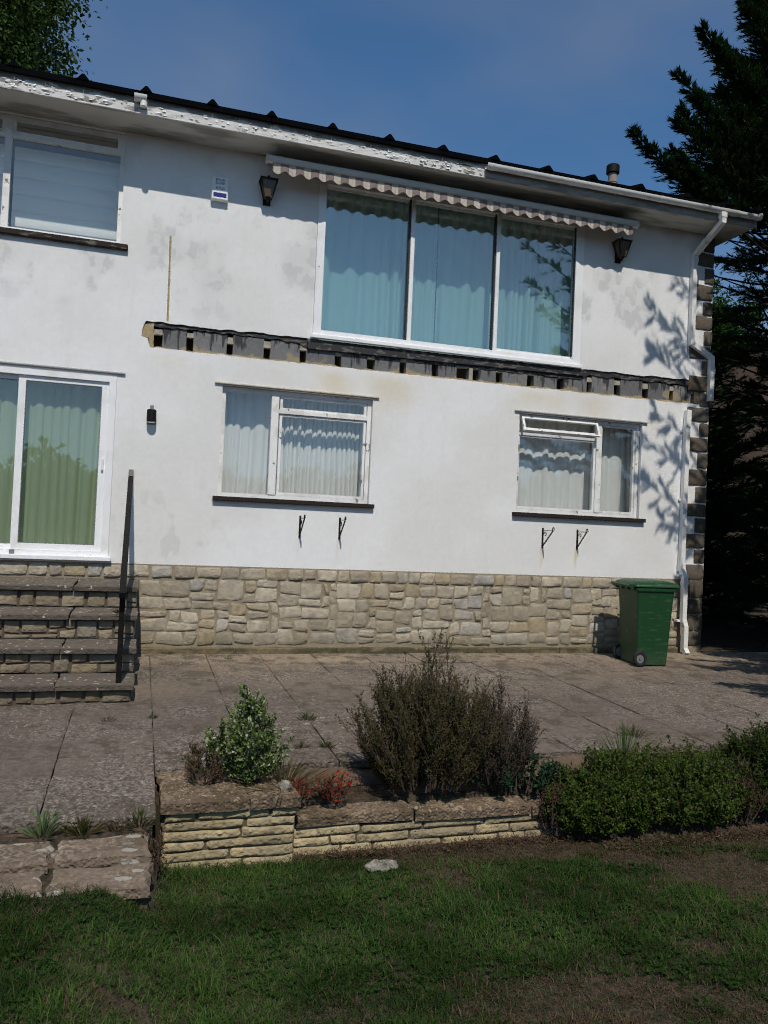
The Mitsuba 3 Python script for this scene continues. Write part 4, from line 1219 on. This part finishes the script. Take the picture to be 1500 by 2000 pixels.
def conifer(name, base, h, rad, label, seed, limbs=(), nb=150, low=.02, keep=None, density=1.0, limb=34, cols=GREEN_CON):
    r = np.random.default_rng(seed)
    K = thing(name, label, 'tree')
    bx_, by_, bz_ = base
    trunk = tube([(bx_, by_, bz_), (bx_ + .03, by_, bz_ + h * .4), (bx_, by_ + .04, bz_ + h * .97)], [.16, .11, .015], 9)
    obj('trunk', trunk, 'bark', K, smooth=True)
    br = []
    for k in range(nb):
        t = low + (1 - low) * (k + r.random()) / nb
        t = t ** 1.15
        az = k * 2.39996 + r.normal(0, .3)
        R = rad * (1 - t) ** .72 * r.uniform(.78, 1.12) + .15
        z = bz_ + t * h
        p0 = np.array([bx_, by_, z])
        p1 = p0 + np.array([math.cos(az) * R, math.sin(az) * R, R * r.uniform(.10, .55)])
        br.append((p0, p1))
    br += [(np.array([bx_, by_, a[2] - .35 * abs(a[0] - bx_)]), np.array(a)) for a in limbs]
    P, D, N, Ls, Ws = [], [], [], [], []
    wood = []
    for k_i, (p0, p1) in enumerate(br):
        L = np.linalg.norm(p1 - p0)
        ax_ = (p1 - p0) / L
        pts = curve_pts(p0, p1, -.05 * L)
        wood.append(tube(pts, np.linspace(.022, .004, 6) * min(1.4, .5 + L / 3), 5))
        m = int((34 if k_i < nb else limb) * L * density)
        ts = 1 - r.random(m) ** 1.4 * .8
        side = np.cross(ax_, [0, 0, 1.0]); side /= np.linalg.norm(side)
        for t in ts:
            q = p0 + (p1 - p0) * t; q[2] += -.05 * L * 4 * t * (1 - t)
            w = (1.05 - t) * .42 * min(L, 2.2) + .10
            sg = r.choice([-1, 1])
            d = ax_ * r.uniform(.55, 1.1) + side * sg * r.uniform(.25, .9) + np.array([0, 0, r.uniform(-.35, .40)])
            d /= np.linalg.norm(d)
            ln = w * r.uniform(.55, 1.1)
            kk = int(6 + ln * 50)
            s = np.linspace(.12, 1, kk)[:, None]
            droop = np.array([0, 0, -.10]) * ln * s ** 2
            pp = q + d * ln * s + droop
            dd = d + unit(kk, r) * .55 + np.array([0, 0, .10])
            P.append(pp); D.append(dd); N.append(np.array([0, 0, 1.0]) + unit(kk, r) * .6)
            Ls.append(r.uniform(.05, .125, kk)); Ws.append(r.uniform(.015, .032, kk))
    P, D, N, Ls, Ws = map(np.concatenate, (P, D, N, Ls, Ws))
    if keep is not None:
        m = keep(P); P, D, N, Ls, Ws = P[m], D[m], N[m], Ls[m], Ws[m]
    col = palette(len(P), r, cols, [.4, .34, .16, .10])
    V, F, Cc = sprigs(P, D, N, Ls * 1.1, Ws * 1.25, col)
    obj('branches', cat_(wood), 'dark_twig', K)
    obj('crown', (V, F), 'needle', K, color=Cc)
    return len(P)


TREES = True
if TREES:
    conifer('conifer', (9.6, -3.3, -.15), 11.5, 3.1, 'dark spreading conifer hanging over the patio corner at the right edge', 11,
            limbs=[(6.25, -3.0, 8.25), (6.3, -3.0, 7.65), (6.65, -3.0, 8.7), (6.75, -2.9, 7.6), (6.18, -3.05, 6.55), (6.25, -3.0, 5.9), (6.4, -3.0, 6.85), (6.55, -3.1, 5.5), (6.8, -2.9, 5.4),
                   (7.3, -1.8, 6.3), (7.55, -1.2, 5.8), (7.5, -1.5, 7.2), (7.6, -1.3, 4.9), (7.4, -1.6, 6.8), (7.6, -1.7, 7.8), (7.45, -1.4, 5.2), (7.7, -1.5, 6.0), (7.6, -2.0, 8.6), (7.55, -.98, 6.25), (7.65, -1.0, 5.75), (7.8, -.95, 6.0)], nb=150, limb=11)
    conifer('conifer', (11.05, .6, -.1), 10.5, 2.2, 'tall dark conifer just behind the house corner', 12, nb=210, keep=lambda P: (P[:, 0] > 9.15) | (P[:, 2] < 4.4))
    conifer('conifer', (13.1, 4.2, -.1), 17.0, 3.7, 'tall conifer with a long limb reaching over the roof', 13, nb=230, low=.30,
            limbs=[(8.43, 3.4, 9.10), (8.9, 3.5, 8.95), (9.45, 3.4, 8.85), (9.34, 3.4, 9.5), (9.45, 3.4, 9.75), (9.67, 3.3, 10.0), (9.34, 3.4, 10.4), (9.84, 3.4, 11.4), (10.2, 3.4, 11.1), (10.8, 3.4, 12.1), (10.9, 3.4, 12.7), (9.75, 3.4, 8.6), (10.1, 3.5, 8.35), (9.6, 3.9, 9.2), (10.0, 3.7, 10.3), (10.2, 3.9, 9.7), (10.4, 3.6, 11.4), (10.6, 3.8, 10.6)], limb=46,
            keep=lambda P: (P[:, 2] > 8.15) | (P[:, 0] > 12.3))
    conifer('conifer', (11.0, 5.2, -.1), 6.3, 2.5, 'lower dark conifer filling the passage past the corner', 14, nb=150, density=.9)
    conifer('conifer', (14.2, 8.6, -.1), 8.1, 2.6, 'far dark conifer glimpsed between the corner stones and the nearer trees', 15, nb=140, density=.7)


# ------------------------------------------------------------------ broad-leaved trees
def broadleaf(name, base, h, crown_c, crown_r, label, seed, n=14000, size=.085, cols=None, clumps=60, mat='leaf'):
    r = np.random.default_rng(seed)
    K = thing(name, label, 'tree')
    b = np.array(base, float); c = np.array(crown_c, float); R = np.array(crown_r, float)
    wood = [tube([b, b * .5 + np.array([c[0], c[1], b[2]]) * .5 + [0, 0, (c[2] - b[2]) * .5], c], [.20, .15, .06], 9)]
    u = unit(clumps, r) * (r.random((clumps, 1)) ** (1 / 2.4))
    cc = c + u * R
    for q in cc:
        mid = (c + q) / 2 - [0, 0, .1 * R[2]]
        wood.append(tube([c - [0, 0, R[2] * .5], mid, q], [.05, .03, .008], 5))
    per = n // clumps
    P = (cc[:, None] + r.normal(0, 1, (clumps, per, 3)) * (R.mean() * .11) * r.uniform(.6, 1.3, (clumps, 1, 1))).reshape(-1, 3)
    out = P - c
    D = unit(len(P), r) + np.array([0, 0, -.5]) + out / (np.linalg.norm(out, axis=1, keepdims=True) + .1) * .5
    N = unit(len(P), r) * .8 + np.array([0, 0, 1.0])
    col = palette(len(P), r, cols or [(0.035, 0.070, 0.016), (0.050, 0.085, 0.020), (0.065, 0.085, 0.026), (0.028, 0.05, 0.016)])
    V, F, Cc = leaves(P, D, N, r.uniform(.7, 1.3, len(P)) * size, r.uniform(.6, 1.0, len(P)) * size * .8, col)
    obj('trunk', cat_(wood), 'bark', K, smooth=True)
    obj('crown', (V, F), mat, K, color=Cc)


if TREES:
    broadleaf('broadleaf_tree', (-4.6, 10.5, 0), 14, (-4.75, 10.7, 12.2), (2.9, 2.5, 3.2), 'broad-leaved tree rising behind the roof at the upper left', 21, n=52000, size=.125, clumps=150, cols=[(0.055, 0.105, 0.025), (0.075, 0.125, 0.032), (0.095, 0.125, 0.045), (0.04, 0.07, 0.022)])
    broadleaf('broadleaf_tree', (16.4, 11.0, 0), 9, (16.5, 11.0, 8.2), (1.7, 1.4, 1.2), 'small green tree glimpsed in the gap past the house corner', 22, n=9000, size=.12, clumps=50, cols=[(0.03, 0.075, 0.015), (0.045, 0.095, 0.02)])

# neighbour's house beyond the corner
NH = thing('neighbour_house', 'dim brown neighbouring house wall glimpsed past the right corner', 'house')
obj('wall', bx(13.4, 24, 13.6, 19, -.2, 8.6), 'neighbour_wall', NH)
obj('roof', bx(13.2, 24.2, 13.4, 19.2, 8.6, 8.78), 'roof_dark', NH)
obj('window', bx(16.0, 17.2, 13.56, 13.61, 4.2, 5.4), 'upvc_old', NH)


# ------------------------------------------------------------------ small garden plants
def shrub(name, base, h, rx, ry, label, seed, n, leafL, leafW, cols, weights=None, stems=30, spread=.75, cat='shrub', base_r=.25, twig_r=.004, top_bias=1.0, tips=None, mat='leaf', bare=0.0, up=.5, sub=5, low=.3, dome=.45):
    r = np.random.default_rng(seed)
    K = thing(name, label, cat)
    b = np.array(base, float)
    wood, P, D = [], [], []
    for s in range(stems):
        a = r.uniform(0, 2 * np.pi); q = math.sqrt(r.random())
        p0 = b + [math.cos(a) * q * rx * base_r, math.sin(a) * q * ry * base_r, 0]
        hh = h * (1 - dome * q ** 2) * r.uniform(.68, 1.03)
        p1 = b + [math.cos(a) * q * rx * .92 + r.normal(0, .03), math.sin(a) * q * ry * .92, hh]
        if tips is not None and s < len(tips): p1 = b + np.array(tips[s])
        pts = curve_pts(p0, p1, -.10 * np.linalg.norm(p1 - p0) * q, 6)
        wood.append(tube(pts, np.linspace(twig_r * 1.6, twig_r * .5, 6), 4))
        subs = [(pts, 1.0)]
        for k in range(sub):
            t = r.uniform(low, .95)
            i = t * 5; i0 = int(i)
            o = pts[i0] + (pts[min(i0 + 1, 5)] - pts[i0]) * (i - i0)
            d = (pts[-1] - pts[0]) / np.linalg.norm(pts[-1] - pts[0]) * .8 + unit(1, r)[0] * .6 + [0, 0, up]
            d /= np.linalg.norm(d)
            e = o + d * h * r.uniform(.12, .28)
            sp = curve_pts(o, e, 0, 3)
            wood.append(tube(sp, np.linspace(twig_r * .7, twig_r * .35, 3), 3))
            subs.append((sp, .7))
        m = max(2, int(n / stems / len(subs)))
        for sp, wgt in subs:
            t = 1 - r.random(m) * (1 - bare)
            if wgt == 1.0: t = np.maximum(t, .25 + bare * .5)
            i = t * (len(sp) - 1); i0 = np.minimum(i.astype(int), len(sp) - 2)
            q_ = sp[i0] + (sp[i0 + 1] - sp[i0]) * (i - i0)[:, None]
            ax_ = (sp[-1] - sp[0]) / np.linalg.norm(sp[-1] - sp[0])
            P.append(q_ + r.normal(0, leafL * .25, q_.shape)); D.append(ax_ * .6 + unit(m, r) * .9 + [0, 0, up * .4])
    P, D = np.concatenate(P), np.concatenate(D)
    col = palette(len(P), r, cols, weights)
    V, F, Cc = leaves(P, D, unit(len(P), r) + [0, 0, .8], r.uniform(.6, 1.25, len(P)) * leafL, r.uniform(.6, 1.2, len(P)) * leafW, col)
    obj('stems', cat_(wood), 'twig', K)
    obj('foliage', (V, F), mat, K, color=Cc)
    return K


G1 = [(0.11, 0.17, 0.045), (0.17, 0.24, 0.07), (0.38, 0.41, 0.28), (0.055, 0.095, 0.03)]
shrub('variegated_shrub', (.70, -4.27, -.13), .56, .20, .20, 'leafy green shrub with pale variegated leaves on the left of the bed', 31, 11000, .026, .020, G1, [.30, .26, .24, .20], 34, base_r=.35, tips=[(.0, 0, .60), (-.03, .02, .57), (.03, -.02, .55)], up=.2, sub=9, low=.12, dome=.42)
shrub('brown_shrub', (.44, -4.22, -.13), .27, .17, .15, 'low brown withering shrub left of the leafy green one', 32, 1500, .020, .010, [(0.10, 0.085, 0.035), (0.13, 0.085, 0.045), (0.14, 0.06, 0.045), (0.06, 0.07, 0.025)], None, 24, base_r=.5, up=.2)
HEA = [(0.085, 0.070, 0.030), (0.105, 0.078, 0.040), (0.062, 0.072, 0.022), (0.10, 0.078, 0.052)]
shrub('heather_shrub', (1.92, -4.22, -.20), .80, .54, .42, 'tall twiggy brown-green shrub in the middle of the bed', 33, 58000, .021, .010, HEA, [.32, .24, .34, .10], 120, base_r=.52, twig_r=.0032, sub=20, up=.45, low=.06,
      tips=[(.10, .05, 1.04), (.08, .0, 1.00), (.02, .1, .96), (.12, .02, 1.01)])
shrub('heather_shrub', (2.42, -4.20, -.20), .64, .33, .3, 'smaller twiggy grey-brown shrub right of the tall twiggy one', 34, 20000, .019, .009, [(0.085, 0.065, 0.05), (0.10, 0.075, 0.06), (0.06, 0.055, 0.03)], None, 80, base_r=.5, twig_r=.003, sub=16, up=.5, low=.06)
shrub('leafy_plant', (2.55, -4.32, -.26), .26, .34, .14, 'low dark green leafy plant under the smaller twiggy shrub', 35, 1500, .045, .022, [(0.026, 0.058, 0.030), (0.036, 0.072, 0.040)], None, 26, base_r=.7)
HG = [(0.052, 0.096, 0.016), (0.074, 0.122, 0.021), (0.105, 0.145, 0.032), (0.022, 0.042, 0.010), (0.06, 0.045, 0.026)]
HW = [.32, .28, .16, .16, .08]
shrub('hedge_shrub', (3.17, -4.44, -.47), .48, .50, .36, 'green shrub flopping over the right end of the planter wall', 36, 40000, .024, .017, HG, HW, 150, base_r=.66, sub=18, up=.05, low=.03, twig_r=.0020, dome=.62)
shrub('hedge_shrub', (3.80, -4.44, -.45), .50, .56, .40, 'yellow-green shrub in the middle of the low hedge at the right', 39, 40000, .023, .017, HG, [.24, .34, .22, .12, .08], 150, base_r=.66, sub=18, up=.05, low=.03, twig_r=.0020, dome=.55)
shrub('hedge_shrub', (4.72, -4.44, -.42), .60, .68, .44, 'dark green shrub cut off by the right edge of the photo', 37, 46000, .026, .017, [(0.034, 0.066, 0.013), (0.048, 0.084, 0.017), (0.06, 0.048, 0.028)], [.45, .43, .12], 150, base_r=.66, sub=18, up=.05, low=.03, twig_r=.0020, dome=.60)
shrub('dry_grass_plant', (4.18, -4.52, -.45), .40, .24, .25, 'brown dying stems between the green shrubs at the far right', 38, 3600, .045, .007, [(0.10, 0.065, 0.04), (0.07, 0.07, 0.03)], None, 60, base_r=.7, up=.8)


def tuft(name, base, h, n, label, seed, cols, spread=.8, w=.004, cat='weed', group=None):
    r = np.random.default_rng(seed)
    b = np.array(base, float)
    a = r.uniform(0, 2 * np.pi, n); q = r.random(n) * spread
    D = np.stack([np.cos(a) * q, np.sin(a) * q, np.ones(n)], 1)
    P = b + np.stack([np.cos(a) * q, np.sin(a) * q, 0 * a], 1) * h * .25
    V, F, Cc = leaves(P, D, unit(n, r), r.uniform(.5, 1.0, n) * h, np.full(n, w), palette(n, r, cols))
    return solid(name, (V, F), 'leaf', label, cat, group, color=Cc)


tuft('spiky_weed', (-.42, -4.76, -.19), .17, 60, 'pale green spiky weed tuft at the patio edge above the garden steps', 41, [(0.09, 0.15, 0.06), (0.13, 0.19, 0.08)], 1.3, .011, 'weed')
tuft('edge_weed', (-.22, -4.76, -.19), .12, 240, 'brown-green weed clump beside the spiky weed', 42, [(0.08, 0.085, 0.025), (0.09, 0.06, 0.03), (0.045, 0.07, 0.018)], 1.8, .005)
tuft('edge_weed', (-.05, -4.76, -.19), .09, 90, 'thin dry weed midway along the patio edge', 43, [(0.10, 0.07, 0.035), (0.06, 0.07, 0.025)], 1.6, .004)
tuft('edge_weed', (.07, -4.74, -.18), .12, 200, 'green-brown weed clump nearest the planter pier', 44, [(0.075, 0.085, 0.025), (0.05, 0.08, 0.02), (0.09, 0.065, 0.035)], 1.6, .005)
shrub('rust_weed', (.155, -4.80, -.46), .30, .07, .07, 'rust brown dead weed climbing the pier corner', 45, 500, .022, .012, [(0.11, 0.05, 0.028), (0.08, 0.045, 0.03), (0.06, 0.05, 0.025)], None, 14, cat='weed', base_r=.7)
RED = [(0.30, 0.035, 0.022), (0.36, 0.05, 0.03), (0.20, 0.03, 0.02)]
shrub('red_flower', (1.03, -4.36, -.24), .17, .09, .08, 'small straggly red plant beside the pier coping', 46, 70, .042, .013, RED + [(0.10, 0.14, 0.04)], [.4, .25, .15, .2], 12, cat='flower', base_r=.4)
shrub('red_flower', (1.27, -4.34, -.24), .22, .13, .10, 'larger straggly red plant left of the tall twiggy shrub', 47, 120, .044, .013, RED + [(0.14, 0.17, 0.05), (0.30, 0.10, 0.03)], [.4, .25, .15, .1, .1], 16, cat='flower', base_r=.4)
tuft('trailing_stems', (.93, -4.35, -.12), .24, 160, 'olive trailing stems lying over the pier coping', 48, [(0.09, 0.08, 0.035), (0.06, 0.07, 0.025), (0.12, 0.08, 0.05)], 3.5, .006, 'plant')
for k, (x, y, n, hh, lab) in enumerate(((1.36, -2.95, 60, .10, 'tiny weed in a patio joint nearest the leafy shrub'), (1.18, -3.66, 40, .07, 'dark weed in a patio joint beside the leafy shrub'), (1.36, -3.68, 60, .08, 'brown weed in a patio joint right of the leafy shrub'),
                                  (1.75, -3.95, 70, .08, 'green weed in the patio joint left of the twiggy shrub'), (.16, -2.75, 30, .05, 'small dark weed below the foot of the steps'), (-.17, -2.82, 24, .07, 'dry sprig on the patio before the steps'),
                                  (1.0, -.35, 24, .06, 'little weed in the tan slab joint close to the plinth'), (3.9, -3.72, 80, .14, 'grassy weed at the patio edge behind the rounded shrub'), (-.16, -1.38, 90, .07, 'green moss clump on a riser of the stone steps'))):
    zz = .025 * y if y != -1.38 else .60
    tuft('patio_weed', (x, y, zz), hh, n, lab, 60 + k, [(0.05, 0.075, 0.02), (0.08, 0.065, 0.03), (0.045, 0.06, 0.02)], 1.7, .005)
st = trimesh.creation.icosphere(subdivisions=3)
v = st.vertices * [.105, .065, .018]
v += (nfbm(v * 26, 3, 8)[:, None] - .5) * .03
st.vertices = v + [1.46, -4.78, -.492]
solid('pale_stone_lump', st, 'pale_stone', 'flat pale stone lying in the grass before the planter wall', 'stone', smooth=40)
for k, (x, y, s, lab) in enumerate(((.93, -4.42, .045, 'broken wedge of stone on the pier coping end'), (2.05, -4.40, .018, 'small white pebble on the low wall coping'), (1.80, -4.40, .016, 'small pale pebble left of the white one on the coping'))):
    st = trimesh.creation.icosphere(subdivisions=2)
    v = st.vertices * [s, s * .8, s * .7]
    v += (nfbm(v * 40, 2, k)[:, None] - .5) * s * .5
    st.vertices = v + [x, y, (-.105 if k == 0 else -.302)]
    solid('pebble', st, 'pale_stone', lab, 'stone')

tuft('grass_plume', (3.42, -4.30, -.10), .34, 70, 'grassy green plume rising out of the low hedge', 71, [(0.06, 0.11, 0.03), (0.08, 0.13, 0.04)], 1.0, .006, 'plant')
shrub('rust_weed', (2.78, -4.50, -.48), .30, .14, .10, 'rusty brown dead weed against the right end of the planter wall', 72, 1400, .024, .010, [(0.11, 0.055, 0.032), (0.085, 0.05, 0.03), (0.065, 0.055, 0.025)], None, 26, cat='weed', base_r=.7)
# bramble litter at the wall foot and mound of soil
r = np.random.default_rng(91)
n = 3600
x = r.uniform(.95, 5.2, n); y = wy - .06 - np.abs(r.normal(0, .055, n)) - .03
k_ = x > 3.0
y[k_] = -4.70 - np.abs(r.normal(0, .10, k_.sum())) 
P = np.stack([x, y, lawn_z(x, y) + r.uniform(0, .05, n)], 1)
D = unit(n, r); D[:, 2] = np.abs(D[:, 2]) * .5
V, F, Cc = leaves(P, D, unit(n, r) + [0, 0, 1], r.uniform(.02, .05, n), r.uniform(.003, .010, n), palette(n, r, [(0.12, 0.075, 0.05), (0.09, 0.06, 0.042), (0.15, 0.10, 0.07)]))
solid('dead_leaf_litter', (V, F), 'leaf', 'brown dead litter along the foot of the planter wall', None, kind='stuff', color=Cc)


# ------------------------------------------------------------------ grass
def grass(n, xr, yr, seed, hs=1.0, wid=.0042):
    r = np.random.default_rng(seed)
    x = r.uniform(*xr, n); y = r.uniform(*yr, n)
    edge = np.where(x < .16, -5.27, np.where(x < .99, -4.50, np.where(x < 3.0, -4.46, -4.6))) + r.normal(0, .02, n)
    dry = lawn_dry(x, y)
    clump = nfbm(np.stack([x * 6, y * 6, x * 0], -1), 3, 31)
    ok = (y < edge) & (r.random(n) > dry * .12) & (r.random(n) < .45 + 1.1 * clump)
    # sparse at the wall foot on the right
    ok &= ~((x > .99) & (y > wy - .10) & (r.random(n) < .5))
    x, y, dry, clump = x[ok], y[ok], dry[ok], clump[ok]
    n = len(x)
    z = lawn_z(x, y) - .004
    h = (r.uniform(.016, .046, n) + .022 * (r.random(n) < .05) + .022 * smooth_np(.54, .68, clump) * r.random(n)) * (1 - .55 * dry) * (.7 + .75 * clump) * hs * (1 + .35 * smooth_np(-4.85, -4.55, y) * (x < .98))
    a = r.uniform(0, 2 * np.pi, n)
    lean = r.uniform(.25, 1.7, n) + 1.0 * dry * r.random(n)
    dx, dy = np.cos(a) * lean * h, np.sin(a) * lean * h
    sa = a + np.pi / 2
    w = wid * r.uniform(.6, 1.3, n)
    sx, sy = np.cos(sa) * w / 2, np.sin(sa) * w / 2
    b0 = np.stack([x - sx, y - sy, z], 1); b1 = np.stack([x + sx, y + sy, z], 1)
    m0 = np.stack([x + dx * .4 - sx * .8, y + dy * .4 - sy * .8, z + h * .6], 1); m1 = np.stack([x + dx * .4 + sx * .8, y + dy * .4 + sy * .8, z + h * .6], 1)
    t = np.stack([x + dx, y + dy, z + h * .95], 1)
    V = np.stack([b0, b1, m0, m1, t], 1).reshape(-1, 3)
    k = np.arange(n)[:, None] * 5
    F = np.concatenate([k + [0, 1, 3], k + [0, 3, 2], k + [2, 3, 4]], 0)
    green = palette(n, r, [(0.036, 0.082, 0.017), (0.050, 0.100, 0.023), (0.027, 0.063, 0.015), (0.066, 0.112, 0.033)])
    sp = nfbm(np.stack([x * 2.2, y * 2.6, x * 0 + 4], -1), 4, 77)[:, None]
    green = green * (.62 + .60 * smooth_np(.36, .64, sp)) * np.where(sp > .58, [1.12, 1.02, 1.0], [1.0, 1.0, 1.0])
    brown = palette(n, r, [(0.100, 0.066, 0.044), (0.074, 0.049, 0.033), (0.135, 0.096, 0.064)])
    pick = (r.random(n) < dry * .74 + .08)[:, None]
    return V, F, np.repeat(np.where(pick, brown, green), 5, 0)


Va, Fa, Ca = grass(270000, (-1.3, 5.4), (-7.05, -4.44), 5, .85, .0036)
Vb, Fb, Cb = grass(36000, (-5, 9), (-10.5, -4.44), 6, 1.0, .006)
solid('lawn_grass', (np.vstack([Va, Vb]), np.vstack([Fa, Fb + len(Va)])), 'leaf', 'short patchy lawn grass, green with dry brown areas', 'grass', kind='stuff', color=np.vstack([Ca, Cb]))
# a few broad-leaved weeds in the turf
r = np.random.default_rng(17)
n = 6000
x = r.uniform(-.9, 4.6, n); y = r.uniform(-7, -4.9, n)
ok = (nfbm(np.stack([x * 3, y * 3, x * 0 + 9], -1), 3, 8) > .44) & (lawn_dry(x, y) < .6) & ~((x < .2) & (y > -5.35))
x, y = x[ok], y[ok]; n = len(x)
cl = r.uniform(0, 2 * np.pi, (n, 7))
P = np.repeat(np.stack([x, y, lawn_z(x, y) + .012], 1), 7, 0)
D = np.stack([np.cos(cl), np.sin(cl), np.full_like(cl, .55)], -1).reshape(-1, 3)
V, F, Cc = leaves(P, D, np.tile([0, 0, 1.0], (len(P), 1)), r.uniform(.014, .030, len(P)), r.uniform(.007, .013, len(P)), palette(len(P), r, [(0.026, 0.060, 0.015), (0.038, 0.076, 0.020), (0.022, 0.046, 0.014)]))
solid('lawn_clover', (V, F), 'leaf', 'broad-leaved clover and weeds growing through the lawn', 'ground cover', kind='stuff', color=Cc)

# ------------------------------------------------------------------ wooded hillside behind the photographer (seen only in the panes)
r = np.random.default_rng(55)
n_tr = 44
P, D, L = [], [], []
for k in range(n_tr):
    cx_ = -60 + 125 * (k + r.uniform(-.3, .3)) / n_tr; cy_ = -62 + r.uniform(-6, 6); top = r.uniform(5.4, 6.8) + (1.0 if r.random() < .2 else 0)
    m = 1000
    q = unit(m, r) * (r.random((m, 1)) ** .4) * [3.4, 3.0, top * .5]
    P.append(q + [cx_, cy_, top * .5]); D.append(unit(m, r)); L.append(r.uniform(.4, .9, m))
P, D, L = map(np.concatenate, (P, D, L))
V, F, Cc = leaves(P, D, unit(len(P), r), L, L * .7, palette(len(P), r, [(0.085, 0.115, 0.026), (0.11, 0.14, 0.036), (0.065, 0.09, 0.024)]))
solid('distant_woodland', (V, F), 'leaf', 'belt of trees behind the photographer, mirrored in the window panes', 'woodland', kind='stuff', color=Cc)
